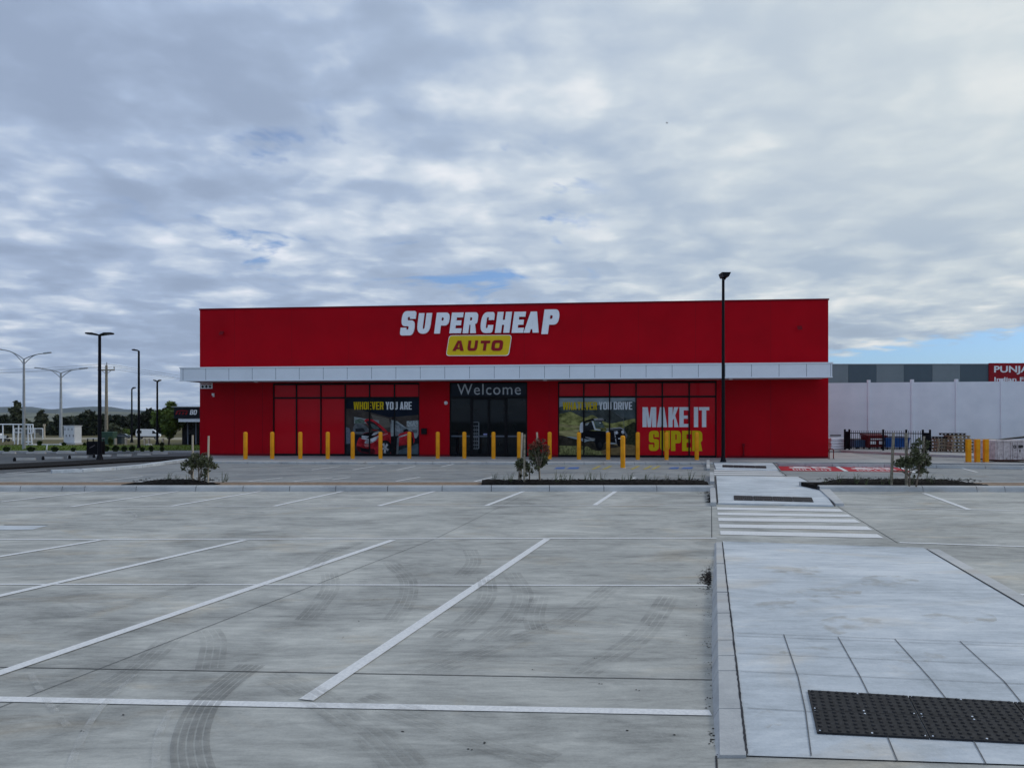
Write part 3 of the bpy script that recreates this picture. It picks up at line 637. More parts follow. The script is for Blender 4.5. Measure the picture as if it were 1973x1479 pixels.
for a, b in ((0,gA[0]),(gA[1],gD[0]),(gD[1],gB[0]),(gB[1],FL)): MB().box(a+.003, b-.003, -.012, .02, FZ, FZ+.10).build('base_flashing', M_redd, store)
# canopy
CP = 1.7; c0, c1 = W(347,720,CP)[0], W(1603.5,712,CP)[0]; CT, CB = 4.165, 3.625
mb = MB(); mb.box(c0, c1, -CP, -.002, CB, CT); can = mb.build('canopy', M_white, store)
mb = MB(); mb.box(c0-.03, c1+.03, -CP-.035, .0-.004, CT+.002, CT+.062); mb.box(c0-.015, c1+.015, -CP-.02, -CP+.05, CB-.05, CB-.002); mb.build('flashing', M_white, can)
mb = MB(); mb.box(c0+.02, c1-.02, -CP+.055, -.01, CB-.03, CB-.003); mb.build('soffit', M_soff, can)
for px in [352.7,396.5,441,486,531.3,576.6,622.9,669,716,762.8,809.8,857,904.7,952.3,1000.9,1049.2,1097.4,1146,1195.4,1244.8,1295,1345.6,1397,1448,1501,1554,1600.5]:
    x = W(px, 715, CP)[0]; MB().box(x-.009, x+.009, -CP-.003, -CP+.02, CB+.004, CT-.004).build('panel_seam', M_seam, can)
for px in (493, 1050, 1408):
    x = W(px, 735, CP*.5)[0]; MB().lathe([(.0,-.05),(.09,-.045),(.10,0)], 14, (x, -CP*.5, CB-.03)).build('downlight', M_white, can)

# glazing ------------------------------------------------------------
RV = .09                                  # glass set back from the wall face
tr_z = W(1150, 764.5, -RV)[1]
def glazing(name, span, mull, top_m, bot_ms):
    a, b = span; fr = MB(); zb, zt = FZ+.003, SOF-.03; xs = [a]+[W(p_,800,-RV)[0] for p_ in mull]+[b]
    root = bpy.data.objects.new(name, None); col.objects.link(root); root.parent = store
    ew = .055
    fr.box(a+.003, a+ew, RV-.05, RV+.07, zb, zt); fr.box(b-ew, b-.003, RV-.05, RV+.07, zb, zt)
    for x in xs[1:-1]: fr.box(x-ew*.55, x+ew*.55, RV-.05, RV+.07, zb+.10, zt-.075)
    fr.box(a+ew, b-ew, RV-.048, RV+.068, zb, zb+.10); fr.box(a+ew, b-ew, RV-.048, RV+.068, zt-.075, zt)
    for x0, x1 in zip(xs, xs[1:]): fr.box(x0+(ew if x0 == a else ew*.55), x1-(ew if x1 == b else ew*.55), RV-.048, RV+.068, tr_z-.04, tr_z+.04)
    fr.build('frame', M_alu, root)
    for i, (x0, x1) in enumerate(zip(xs, xs[1:])):
        p_ = MB(); p_.box(x0+.02, x1-.02, RV, RV+.012, tr_z+.03, zt-.05); p_.build('pane', top_m, root)
        p_ = MB(); p_.box(x0+.02, x1-.02, RV, RV+.012, zb+.08, tr_z-.03); p_.build('pane', bot_ms[i], root)
    return root, xs
winA, xA = glazing('window', gA, (571.7,618.7,665.5,712.4,760.4), M_film, [M_film]*3+[M_glass]*3)
winB, xB = glazing('window', gB, (1124.8,1174.6,1225.5,1276,1327.7), M_film, [M_glass]*3+[M_film]*3)
# entrance: fixed side lights and two sliding leaves under a dark sign panel
ent = bpy.data.objects.new('entrance', None); col.objects.link(ent); ent.parent = store
a, b = gD; zb, zt = FZ+.003, SOF-.03; ztr = W(940,765.4,-RV)[1]
dm = [W(p_,800,-RV)[0] for p_ in (907.9,942,976)]
fr = MB(); fr.box(a+.003,a+.06,RV-.05,RV+.07,zb,zt); fr.box(b-.06,b-.003,RV-.05,RV+.07,zb,zt); fr.box(a+.06,b-.06,RV-.048,RV+.068,zt-.06,zt); fr.box(a+.06,b-.06,RV-.048,RV+.068,ztr-.06,ztr+.06); fr.box(a+.06,b-.06,RV-.03,RV+.04,zb,zb+.05)
for x in (dm[0],dm[2]): fr.box(x-.045,x+.045,RV-.046,RV+.066,zb+.05,ztr-.06)
fr.build('frame', M_alu, ent)
p_ = MB(); p_.box(a+.05,b-.05,RV-.01,RV+.012,ztr+.05,zt-.05); p_.build('sign_panel', M_navy, ent)
for x0, x1, nm in ((a+.05,dm[0]-.03,'side_light'),(dm[2]+.03,b-.05,'side_light')):
    p_ = MB(); p_.box(x0,x1,RV,RV+.012,zb+.04,ztr-.05); p_.build(nm, M_glass, ent)
for x0, x1 in ((dm[0]+.03,dm[1]),(dm[1],dm[2]-.03)):
    d = MB(); t = .065
    d.box(x0+.004,x0+t,RV-.036,RV+.03,zb+.055,ztr-.065); d.box(x1-t,x1-.004,RV-.036,RV+.03,zb+.055,ztr-.065); d.box(x0+t,x1-t,RV-.034,RV+.028,ztr-.13,ztr-.065); d.box(x0+t,x1-t,RV-.034,RV+.028,zb+.055,zb+.14)
    leaf = d.build('door', M_alu, ent); p_ = MB(); p_.box(x0+t-.01,x1-t+.01,RV-.004,RV+.008,zb+.13,ztr-.12); p_.build('pane', M_glass, ent)
zs = W(940,840,-RV)[1]; p_ = MB(); M_frost = mat('frosted_strip', (0.10,0.12,0.15), .5, .1, 8)
for x0, x1 in ((a+.07,dm[0]-.06),(dm[0]+.07,dm[1]-.07),(dm[1]+.07,dm[2]-.07),(dm[2]+.06,b-.07)): p_.box(x0,x1,RV-.008,RV-.0055,zs-.035,zs+.035)
p_.build('safety_strip', M_frost, ent)
# pale ladder shaped lattice laid flat on the glass of the left leaf
p_ = MB(); rx0, rz1 = W(911,813,-RV); rx1, rz0 = W(922.5,864,-RV); yb = RV-.0075
M_lat = mat('pale_lattice', (0.16,0.18,0.20), .5, .2, 12)
for x in (rx0,rx1): p_.box(x-.022,x+.022,yb,yb+.0022,rz0,rz1)
for k in range(8): z = rz0+(rz1-rz0)*k/7; p_.box(rx0+.023,rx1-.023,yb,yb+.0022,z-.016,z+.016)
for k in (1,2): x = rx0+(rx1-rx0)*k/3; p_.box(x-.008,x+.008,yb+.0006,yb+.0022,rz0+.02,rz0+(rz1-rz0)*.82)
p_.build('lattice_decal', M_lat, ent)
p_ = MB(); x, z = W(935,836.3,-RV); p_.box(x-.09,x+.09,RV-.009,RV-.0055,z-.03,z+.03); p_.build('door_sticker', mat('blue_sticker',(0.30,0.33,0.62),.5,.3,30), ent)
wl_ = W(881,763,-RV); wr_ = W(1003.5,738,-RV)
p_ = MB(); zb_, zt_ = W(890,760.4,-RV)[1], W(890,739.6,-RV)[1]
font_mb(p_, 'Welcome', lambda x,y,d: (wl_[0]+(wr_[0]-wl_[0])*x, RV-.0125-d, zb_+(zt_-zb_)*y), .004, 0.0, 0, 1.12)
p_.build('welcome_lettering', mat('pale_grey_lettering',(0.50,0.54,0.58),.5,.05,3), ent)

# SUPERCHEAP AUTO sign, raised italic letters
sg = bpy.data.objects.new('sign', None); col.objects.link(sg); sg.parent = store
def Q3(x, y): return 740+x/5.192, 570+y/5.192
M_side = mat('letter_return', (0.10,0.06,0.12), .5, .1, 3)
p_ = MB(); back = MB()
for ch, x0, x1, y0, y1 in [('S',155,325,150,395),('U',322,480,170,378),('P',500,662,165,376),('E',652,795,165,373),('R',785,946,163,373),('C',955,1110,160,371),('H',1108,1280,158,369),('E',1275,1420,157,369),('A',1395,1574,155,368),('P',1572,1762,133,381)]:
    ua, zb_ = W(*Q3(x0,y1),.12); ub, zt_ = W(*Q3(x1,y0),.12); h = zt_-zb_; sh = .135*h; wd = (ub-ua-sh)/h
    lo = [fillet(lp) for lp in glyph(ch, 1.0, .42 if ch not in 'A' else .40, .235)[1]]
    mxx = max(a_ for lp in lo for a_, _ in lp)
    outlines_to_mb(p_, lo, lambda x,y,d: (ua+x/mxx*wd*h+sh*y, -.03-d, zb_+h*y), .09)
p_.build('lettering', M_signw, sg)
# raised plate
corn = [(618,600),(650,393),(1279,389),(1247,598)]
def plate(off, grow, dep, mi, m, name, par):
    c = [W(*Q3(x,y),off) for x,y in corn]; cu_ = sum(x for x,_ in c)/4; cz = sum(z for _,z in c)/4
    pts = fillet([(cu_+(x-cu_)*(1-grow/abs(x-cu_)), cz+(z-cz)*(1-grow/abs(z-cz)), .16) for x,z in c])
    q = MB(); q.prism([(x,-off,z) for x,z in pts], (0,dep,0)); return q.build(name, m, par)
pl_ = plate(.12, 0.0, .09, 0, M_signw, 'plate', sg); plate(.124, .022, .003, 0, M_yel, 'plate_face', sg)
p_ = MB()
for ch, x0, x1, y0, y1 in [('A',683,812,446,550),('U',830,942,445,550),('T',955,1064,446,548),('O',1068,1197,441,550)]:
    ua, zb_ = W(*Q3(x0,y1),.13); ub, zt_ = W(*Q3(x1,y0),.13); h = zt_-zb_; sh = .15*h; wd = (ub-ua-sh)
    lo = [fillet(lp) for lp in glyph(ch, 1.0, .30 if ch != 'T' else .32, .27)[1]]; mxx = max(a_ for lp in lo for a_, _ in lp)
    outlines_to_mb(p_, lo, lambda x,y,d: (ua+x/mxx*wd+sh*y, -.1255-d, zb_+h*y), .02)
p_.build('plate_lettering', mat('dark_red_letter',(0.27,0.012,0.02),.5,.1,3), sg)

# window graphics: flat printed films on the glass ---------------------
def photo_mat(name, c, var=.35, scale=4, stretch=(1,1,1), c2=None): return mat('print_'+name, c, .5, var, scale, coat=.025, spec=.04, stretch=stretch, c2=c2, detail=8)
class Poster:
    def __init__(s, ox, oy, sc_, x0, y0, x1, y1): s.mb = MB(); s.ox, s.oy, s.sc = ox, oy, sc_; s.mats = []; s.k = 0; s.clip = (x0,y0,x1,y1)
    def m(s, x, y): return W(s.ox+x/s.sc, s.oy+y/s.sc, -RV)
    def mi(s, m):
        if m not in s.mats: s.mats.append(m)
        return s.mats.index(m)
    def lay(s): s.k += 1; return RV-.0035-s.k*.00055
    def poly(s, pts, m):
        y = s.lay(); x0,y0,x1,y1 = s.clip
        q = [s.m(min(max(a_,x0),x1), min(max(b_,y0),y1)) for a_, b_ in pts]; s.mb.poly([(u_,y,z) for u_,z in q], s.mi(m)); return s
    def smooth(s, pts, m):                 # closed smooth outline
        out = []; n_ = len(pts)
        for i in range(n_):
            p0,p1,p2,p3 = [Vector(pts[(i+k) % n_]) for k in (-1,0,1,2)]
            for k in range(5):
                t = k/5; out.append(tuple(.5*((2*p1)+(p2-p0)*t+(2*p0-5*p1+4*p2-p3)*t*t+(3*p1-p0-3*p2+p3)*t**3)))
        return s.poly(out, m)
    def oval(s, x, y, rx, ry, m): return s.poly([(x+rx*math.cos(k*.2618), y+ry*math.sin(k*.2618)) for k in range(24)], m)
    def word(s, text, x0, x1, y0, y1, m, st=.17, gap=.05):
        lo, tw = word_outlines(text, .46, st, gap, .2); a_, zb_ = s.m(x0,y1); b_, zt_ = s.m(x1,y0); y = s.lay()
        i = s.mi(m); outlines_to_mb(s.mb, lo, lambda x,yy,d: (a_+(b_-a_)*x/tw, y-d, zb_+(zt_-zb_)*yy), .0005, i); s.k += 1
    def build(s, name, par): return s.mb.build(name, s.mats, par)
pm = photo_mat
NAVY = pm('navy',(0.008,0.013,0.026),.3,2); TAUPE = pm('taupe',(0.062,0.052,0.046),.3,3); PALE = pm('pale',(0.27,0.31,0.32),.25,5); GREY = pm('grey',(0.11,0.125,0.135),.4,4); DGREY = pm('dark_grey',(0.018,0.021,0.026),.5,5)
CRED = pm('car_red',(0.28,0.005,0.011),.45,3,c2=(.38,.02,.03)); CRED2 = pm('car_dark_red',(0.09,0.006,0.012),.5,4); BLACK = pm('black',(0.005,0.006,0.009),.5,5); FLOOR = pm('floor',(0.07,0.10,0.12),.4,3); WHT = pm('white',(0.55,0.59,0.63),.15,6); PYEL = pm('yellow',(0.62,0.46,0.01),.08,3); PWHT = pm('lettering_white',(0.72,0.76,0.80),.04,3); SILV = pm('silver',(0.34,0.35,0.37),.5,9)
A = Poster(640,730,8.7,232,318,1454,1292)
A.poly([(232,318),(1454,318),(1454,1292),(232,1292)], NAVY)
A.poly([(232,495),(420,500),(700,572),(960,640),(1454,600),(1454,905),(232,940)], TAUPE)
A.poly([(420,500),(560,535),(560,560),(420,560)], pm('beam',(0.06,0.05,0.05)))
A.poly([(650,590),(950,660),(980,800),(880,820),(700,700)], pm('roller_door',(0.13,0.118,0.10),.25,3,(1,1,14)))
A.poly([(368,632),(560,665),(785,690),(785,770),(560,745),(368,748)], PALE)
A.poly([(380,690),(470,660),(555,700),(540,740),(380,745)], pm('green_view',(0.10,0.15,0.12),.6,9))
A.smooth([(372,770),(470,748),(560,780),(640,870),(640,905),(372,910)], GREY)
A.poly([(390,830),(520,820),(560,880),(390,885)], DGREY)
A.poly([(232,800),(290,820),(310,900),(300,1100),(232,1110)], pm('left_shelf',(0.13,0.15,0.19),.7,14,(1,1,4)))
A.poly([(232,1085),(620,1060),(1454,1050),(1454,1292),(232,1292)], DGREY)
A.poly([(1125,1190),(1454,1075),(1454,1285),(1090,1285)], FLOOR)
A.poly([(1250,705),(1454,690),(1454,810),(1250,800)], pm('window_view',(0.30,0.34,0.35),.6,12))
A.smooth([(1240,815),(1454,805),(1454,900),(1410,990),(1370,970),(1300,860)], PALE)
A.poly([(1340,850),(1430,845),(1425,900),(1345,900)], GREY)
A.smooth([(540,690),(600,662),(700,688),(800,760),(930,880),(905,895),(820,850),(700,860),(620,790),(560,720)], CRED)
A.smooth([(575,705),(680,715),(770,790),(840,850),(740,850),(650,830),(600,760)], DGREY)
A.smooth([(640,745),(720,770),(790,830),(700,838)], pm('hood_lining',(0.075,0.10,0.10),.4,6))
A.poly([(1040,690),(1085,705),(1280,850),(1360,890),(1330,920),(1120,960),(1020,900)], pm('side_glass',(0.13,0.16,0.18),.6,7))
A.poly([(1085,700),(1300,855),(1290,868),(1075,722)], PALE)
A.poly([(1190,860),(1250,830),(1290,865),(1200,890)], BLACK)
A.smooth([(425,1040),(470,965),(560,900),(700,890),(850,900),(1000,890),(1060,930),(1240,880),(1340,880),(1372,930),(1362,1080),(1135,1120),(1010,1235),(960,1255),(660,1250),(480,1222),(415,1150)], CRED)
A.smooth([(430,1120),(560,1160),(700,1170),(700,1250),(480,1225),(420,1170)], CRED2)
A.smooth([(560,905),(760,880),(800,905),(700,970),(640,1000),(500,990),(470,965)], BLACK)
A.poly([(480,985),(520,960),(640,1010),(620,1030),(500,1005)], SILV); A.poly([(700,900),(770,870),(800,885),(720,940),(660,945)], SILV); A.poly([(500,945),(600,960),(640,945),(600,975),(495,965)], WHT)
A.smooth([(555,1040),(640,1000),(740,960),(782,950),(745,1020),(660,1070),(560,1080)], SILV)
A.smooth([(640,1010),(740,970),(730,1015),(660,1045)], WHT)
A.poly([(530,1095),(640,1075),(640,1130),(560,1140)], pm('bumper_flash',(0.35,0.12,0.12),.5,8))
A.poly([(470,1150),(640,1175),(640,1232),(490,1215)], BLACK)
A.poly([(840,930),(930,905),(940,920),(850,950)], pm('red_shine',(0.5,0.16,0.17),.3,5)); A.poly([(1110,960),(1270,915),(1270,935),(1115,985)], SILV)
A.oval(890,1155,108,132,BLACK); A.oval(893,1160,76,103,DGREY)
for k in range(5):
    an = k*1.2566+.4; cx_, cy_ = 888+60*math.cos(an), 1155+88*math.sin(an); nx_, ny_ = -math.sin(an)*13, math.cos(an)*13
    A.poly([(888+nx_,1155+ny_),(cx_+nx_*1.5,cy_+ny_*1.5),(cx_-nx_*1.5,cy_-ny_*1.5),(888-nx_,1155-ny_)], SILV)
A.poly([(800,1270),(970,1230),(1000,1270),(900,1290)], DGREY)
A.oval(1330,1040,34,80,BLACK)
A.smooth([(985,720),(1010,670),(1040,700),(1060,760),(1130,800),(1135,900),(1090,960),(1000,980),(980,860)], pm('shirt',(0.20,0.22,0.24),.5,7))
A.poly([(1005,690),(1025,690),(1030,950),(990,960)], PALE); A.oval(1022,662,22,30,pm('hair',(0.03,0.02,0.02)))
A.poly([(985,960),(1115,950),(1118,1270),(1070,1270),(1055,1080),(1030,1262),(985,1250)], BLACK)
A.poly([(1090,970),(1125,990),(1112,1270),(1075,1270)], GREY)
A.word('WHOEVER', 362, 865, 380, 512, PYEL); A.word('YOU ARE', 898, 1338, 380, 512, PWHT)
A.build('poster', winA)
B = Poster(1060,750,10.567,170,160,1738,1380)
SKY_ = pm('sky',(0.30,0.36,0.40),.2,2,(1,1,4)); MTN = pm('mountain',(0.055,0.065,0.062),.6,3); MTN2 = pm('far_ridge',(0.075,0.095,0.10),.3,3)
OLV = pm('olive_hill',(0.14,0.15,0.045),.7,3.5,(1,1,1.6),(.26,.26,.09)); TAN = pm('tan_field',(0.30,0.26,0.11),.4,3,(.6,1,3),(.37,.33,.15)); BANK = pm('dark_bank',(0.035,0.03,0.022),.6,5); FGR = pm('foreground_grass',(0.10,0.105,0.035),.75,9,(1.5,1,.8),(.2,.2,.08)); TRK = pm('dirt_track',(0.19,0.135,0.06),.4,5,(.7,1,3)); HDG = pm('hedge',(0.03,0.034,0.018),.7,9)
B.poly([(170,160),(1738,160),(1738,1380),(170,1380)], SKY_)
B.smooth([(170,400),(260,345),(430,395),(700,372),(1000,320),(1300,255),(1738,262),(1738,640),(170,640)], MTN2)
B.smooth([(170,430),(330,440),(560,400),(800,450),(1000,400),(1240,430),(1490,560),(1738,610),(1738,700),(170,700)], MTN)
B.poly([(1280,455),(1320,470),(1500,580),(1470,590)], GREY)
B.smooth([(170,530),(300,480),(420,455),(560,520),(700,570),(860,520),(1000,600),(1220,690),(1500,640),(1738,605),(1738,830),(170,830)], OLV)
B.poly([(170,690),(400,720),(640,745),(690,800),(690,980),(170,930)], TAN); B.smooth([(170,760),(420,780),(620,800),(400,820),(170,850)], OLV); B.smooth([(170,870),(500,880),(690,930),(690,985),(400,960),(170,950)], TAN)
B.smooth([(170,940),(420,985),(650,1050),(760,1130),(700,1180),(420,1160),(170,1160)], BANK)
B.smooth([(1490,800),(1600,720),(1738,690),(1738,1170),(1520,1150),(1470,950)], HDG)
B.poly([(170,1140),(640,1150),(1050,1240),(1738,1200),(1738,1380),(170,1380)], FGR)
B.smooth([(1040,1270),(1150,1150),(1300,1110),(1738,1150),(1738,1380),(1250,1380)], TRK)
B.smooth([(700,1080),(900,1040),(1100,1080),(1400,1160),(1200,1200),(1000,1250),(820,1200)], BANK)
# off-road utility in the print
B.smooth([(560,900),(610,830),(760,835),(1140,850),(1250,795),(1440,785),(1540,830),(1570,950),(1510,1090),(1400,1150),(1340,1090),(1100,1085),(1060,1200),(1000,1215),(930,1140),(890,1060),(700,1000),(580,980)], BLACK)
B.smooth([(640,700),(690,650),(850,598),(1100,605),(1120,640),(930,655),(860,640),(700,690),(690,830),(640,830)], BLACK)
B.poly([(690,690),(850,650),(910,820),(700,850)], DGREY); B.poly([(720,690),(800,670),(760,730),(715,735)], PALE)
B.smooth([(612,700),(675,675),(678,855),(605,862)], WHT)
B.poly([(845,640),(880,645),(925,800),(1025,812),(1025,835),(905,825),(850,665)], WHT)
B.poly([(892,650),(1050,648),(1115,775),(930,790)], pm('windscreen',(0.09,0.12,0.11),.5,6)); B.oval(1018,680,20,9,WHT)
B.poly([(885,593),(1060,588),(1105,604),(888,612)], SILV); B.poly([(890,622),(1095,618),(1105,632),(900,636)], SILV)
B.poly([(1140,795),(1430,768),(1515,812),(1500,830),(1430,790),(1150,812)], SILV); B.poly([(1150,830),(1440,805),(1440,818),(1150,842)], GREY)
B.poly([(720,965),(920,1000),(910,1012),(715,978)], SILV); B.smooth([(760,1020),(830,1005),(915,1035),(850,1045)], PALE)
for x, y, r_ in ((1170,870,38),(1350,880,36),(1482,865,36)): B.oval(x,y,r_,r_*1.05,SILV); B.oval(x,y,r_*.65,r_*.7,WHT)
B.poly([(1300,850),(1315,850),(1355,1080),(1335,1085)], SILV); B.poly([(1240,985),(1500,960),(1500,985),(1240,1010)], DGREY); B.poly([(1385,990),(1450,985),(1450,1008),(1385,1012)], WHT)
B.poly([(1495,840),(1520,830),(1575,930),(1555,1010)], GREY); B.oval(1005,1120,80,110,BLACK); B.oval(1012,1125,40,60,DGREY); B.oval(1420,1085,60,75,BLACK)
B.poly([(1478,450),(1486,450),(1516,800),(1506,800)], GREY)
B.smooth([(690,1180),(760,1160),(850,1230),(900,1330),(700,1370),(690,1260)], FGR)
B.word('WHATEVER', 258, 955, 255, 415, PYEL); B.word('YOU DRIVE', 990, 1672, 252, 412, PWHT)
B.build('poster', winB)
C = Poster(1060,720,5.48,910,245,1752,890)
C.word('MAKE IT', 975, 1680, 350, 562, PWHT, .19, .035); C.word('SUPER', 1043, 1606, 600, 812, PYEL, .20, .05)
C.build('window_lettering', winB)

# small fittings on the walls
def fit(name, m, fn): q = MB(); fn(q); return q.build(name, m, store)
for px, py in ((430,641),(1539,631)):
    x, z = W(px, py)
    fl = fit('floodlight', M_redd, lambda q: (q.box(x-.03,x+.03,-.16,.0,z-.03,z+.03), q.prism([(x-.10,-.22,z-.09),(x+.10,-.22,z-.09),(x+.10,-.10,z+.07),(x-.10,-.10,z+.07)], (0,-.04,-.03))))
x0, z1 = W(386,735.8); x1, z0 = W(409.6,748.6)
hz = fit('hazard_sign', M_signw, lambda q: q.box(x0,x1,-.012,-.002,z0,z1))
q = MB(); font_mb(q, 'HAZCHEM', lambda x,y,d: (x0+.05+(x1-x0-.1)*x, -.0125-d, z1-.145+.10*y), .002, .02); q.build('hazard_lettering', mat('hazard_red',(0.45,0.03,0.03),.5,.1,3), hz)
q = MB()
for k in range(3):
    cx_ = x0+(x1-x0)*(.2+.3*k); cz = z0+.10; r_ = .075; q.prism([(cx_-r_,-.0125,cz),(cx_,-.0125,cz-r_),(cx_+r_,-.0125,cz),(cx_,-.0125,cz+r_)], (0,-.002,0))
q.build('hazard_diamond', M_blk, hz)
x, z = W(411.5,761); fit('siren_box', M_signw, lambda q: (q.box(x-.05,x+.05,-.09,-.002,z-.02,z+.09), q.box(x-.005,x+.055,-.08,-.002,z-.085,z-.022)))
x, z = W(859.3,776); fit('dome_camera', M_signw, lambda q: q.lathe([(.09,0),(.09,.03),(.075,.07),(.04,.10),(0,.11)], 14, (0,0,0)) ).matrix_local = Matrix.Translation((x,0,z)) @ Matrix.Rotation(R(90),4,'X')
x, z = W(817.5,830.5); lb = fit('letter_box', M_blk, lambda q: q.box(x-.13,x+.13,-.10,-.002,z-.14,z+.14)); q = MB(); q.box(x-.09,x+.09,-.104,-.1005,z+.04,z+.07); q.build('slot', M_alu, lb)
x, z = W(1432,872); fit('riser_pipe', M_redd, lambda q: (q.tube((x,-.07,FZ),(x,-.07,z+.35),.03,None,8), q.box(x-.05,x+.05,-.13,-.02,z+.30,z+.42), q.box(x-.04,x+.04,-.07,-.002,z-.1,z-.06)))
x, z = W(1398.5,800); fit('downpipe', M_red, lambda q: q.box(x-.04,x+.04,-.06,-.002,FZ,SOF-.02))

# ------------------------------------------------------------------ bollards
def bollard_root(loc, label):
    r = thing('bollard', loc, label, 'bollard', 'yellow bollards outside the store')
    MB().lathe([(.088,0),(.088,1.13),(.084,1.155),(.070,1.178),(.045,1.192),(.0,1.198)], 20).build('post', M_boll, r)
    MB().lathe([(.125,0),(.125,.012),(.10,.02),(.089,.022)], 20).build('base_collar', M_kerb, r)
    return r
BL = [(473,885,'yellow bollard furthest left in the row, before the plain red wall'),(524.5,884.6,'yellow bollard before the left edge of the left shop window'),(578.6,884.6,'yellow bollard before the second red pane of the left window'),(631.6,884.6,'yellow bollard before the third red pane of the left window'),
 (679.6,884.3,'yellow bollard at the left edge of the garage poster with the red car'),(733.1,884.3,'yellow bollard before the front wheel of the red car poster'),(788.6,884,'yellow bollard before the tail of the red car poster'),(843.5,883.8,'yellow bollard before the red wall between left window and entrance'),
 (894.7,883.8,'yellow bollard before the left side of the dark glass entrance'),(950.8,884.3,'yellow bollard before the middle of the dark glass entrance'),(1000,884.3,'yellow bollard before the right side of the entrance, beside pale stakes'),(1059,885,'yellow bollard before the red wall just right of the bushy sapling'),
 (1115.5,885.7,'yellow bollard before the rear of the off-road vehicle poster'),(1171.7,886,'yellow bollard before the front of the off-road vehicle poster'),(1228.8,886.4,'yellow bollard between the vehicle poster and the white window lettering'),(1284.3,886.6,'yellow bollard before the letter U of the yellow lettering'),(1342.5,886.6,'yellow bollard before the letter R of the yellow lettering'),
 (1200,902,'yellow bollard standing alone nearer the car park in front of the row')]
proto = None
for px, py, lab in BL:
    p_ = G(px, py); p_.z = FZ if py < 890 else 0
    if py < 890: p_ = G(px, py, FZ)
    if proto is None: proto = bollard_root(p_, lab)
    else: dup(proto, p_, lab)
y0 = None
for px, lab in ((1866,'square yellow bollard left of three beside the pale steel bin'),(1883,'square yellow bollard in the middle of three by the pale steel bin'),(1899.5,'square yellow bollard nearest the pale steel bin')):
    p_ = G(px, 890.5, .06)
    if y0 is None:
        y0 = thing('bollard', p_, lab, 'bollard', 'square yellow bollards by the yard'); 
        q = MB(); q.bbox(-.085,.085,-.085,.085,0,.93,.015); q.build('post', M_boll, y0); MB().bbox(-.12,.12,-.12,.12,0,.015,.006).build('base_collar', M_kerb, y0)
    else: dup(y0, p_, lab)

# ------------------------------------------------------------------ lamps
def lamp(px, py, top, label, heads, group='black car park lamps', r=.055, hl=.55):
    b = G(px, py); h = CH-(top-HY)/F*b.y
    root = thing('street_lamp', b, label, 'street lamp', group)
    MB().tube((0,0,.25),(0,0,h),r,r*.72,12).build('pole', M_pole, root)
    q = MB(); q.bbox(-r*2.6,r*2.6,-r*2.6,r*2.6,0,.025,.01); q.lathe([(r*1.9,.025),(r*1.75,.07),(r*1.25,.20),(r*1.15,.28)],14); q.build('base_plate', M_pole, root)
    for sx, tilt in heads:
        q = MB(); L = hl
        pts = [(sx*.03,-.10,h-.02),(sx*(.06+L*.35),-.17,h+.03+tilt*.4*L),(sx*L,-.15,h+tilt*L),(sx*L,.15,h+tilt*L),(sx*(.06+L*.35),.17,h+.03+tilt*.4*L),(sx*.03,.10,h-.02)]
        q.prism(pts, (0,0,.06)); hd = q.build('lamp_head', M_pole, root)
        q = MB(); q.prism([(sx*(.1+L*.3),-.11,h+.014+tilt*.35*L),(sx*L*.92,-.11,h-.002+tilt*.92*L),(sx*L*.92,.11,h-.002+tilt*.92*L),(sx*(.1+L*.3),.11,h+.014+tilt*.35*L)], (0,0,-.012)); q.build('lens', M_galv, hd)
    return root
lm = lamp(1393.5, 892.5, 537, 'tall black lamp post with a box head in front of the store wall', [], r=.075)
lh = CH-(537-HY)/F*G(1393.5,892.5).y
q = MB(); q.prism([(-.10,-.42,lh+.02),(.12,-.42,lh+.02),(.20,-.42,lh+.19),(-.16,-.42,lh+.19)], (0,.55,0)); q.build('lamp_head', M_pole, lm); q = MB(); q.box(-.03,.05,-.2,.0,lh-.06,lh+.03); q.build('bracket', M_pole, lm)
lamp(192, 887, 646, 'tall black lamp post with two flat heads, standing in the dark mulch strip', [(-1,.10),(1,.10)], r=.085, hl=.56)
lamp(267.5, 866, 676, 'black single headed lamp post among grass clumps on the verge', [(-1,.10)], r=.08, hl=.36)
lamp(254, 852, 749, 'short distant black lamp post with one head, left of the white van', [(1,.3)], r=.075, hl=.28)
lamp(303, 857, 735, 'distant black lamp post with two heads by the green tree', [(-1,.35),(1,.35)], r=.085, hl=.24)
def galv(px, py, jt, arms, label):
    b = G(px, py); z = lambda y: CH-(y-HY)/F*b.y; X = lambda x: (x-px)/F*b.y
    root = thing('street_lamp', b, label, 'street lamp', 'galvanised double arm street lights')
    q = MB(); q.tube((0,0,0),(0,0,z(jt)),.10*b.y/48,.06*b.y/48,12); q.tube((0,0,0),(0,0,.04),.22,.22,12); q.build('pole', M_galv, root)
    for tip in arms:
        tx, tz = X(tip[0]), z(tip[1]); q = MB(); z0, z1 = z(jt), z(jt+10)
        c_ = [(tx*t, 0, z0+(tz-z0)*(1-(1-t)**1.9)) for t in [i/10 for i in range(11)]]; q.path(c_, .030*b.y/48, 7)
        c_ = [(tx*.72*t, 0, z1+(z0+(tz-z0)*(1-(1-.72)**1.9)-z1)*(1-(1-t)**1.7)) for t in [i/8 for i in range(9)]]; q.path(c_, .024*b.y/48, 6)
        arm = q.build('arm', M_galv, root)
        s_ = 1 if tx > 0 else -1; q = MB(); k = b.y/48; q.prism([(tx-s_*.05*k,-.1*k,tz-.02),(tx+s_*.40*k,-.07*k,tz+.03*k),(tx+s_*.40*k,.07*k,tz+.03*k),(tx-s_*.05*k,.1*k,tz-.02)], (0,0,.07*k)); q.build('lamp_head', M_galv, arm)
galv(46, 868.5, 692, [(1,673.5),(86,681)], 'grey steel street light with two curved arms, nearest the left edge')
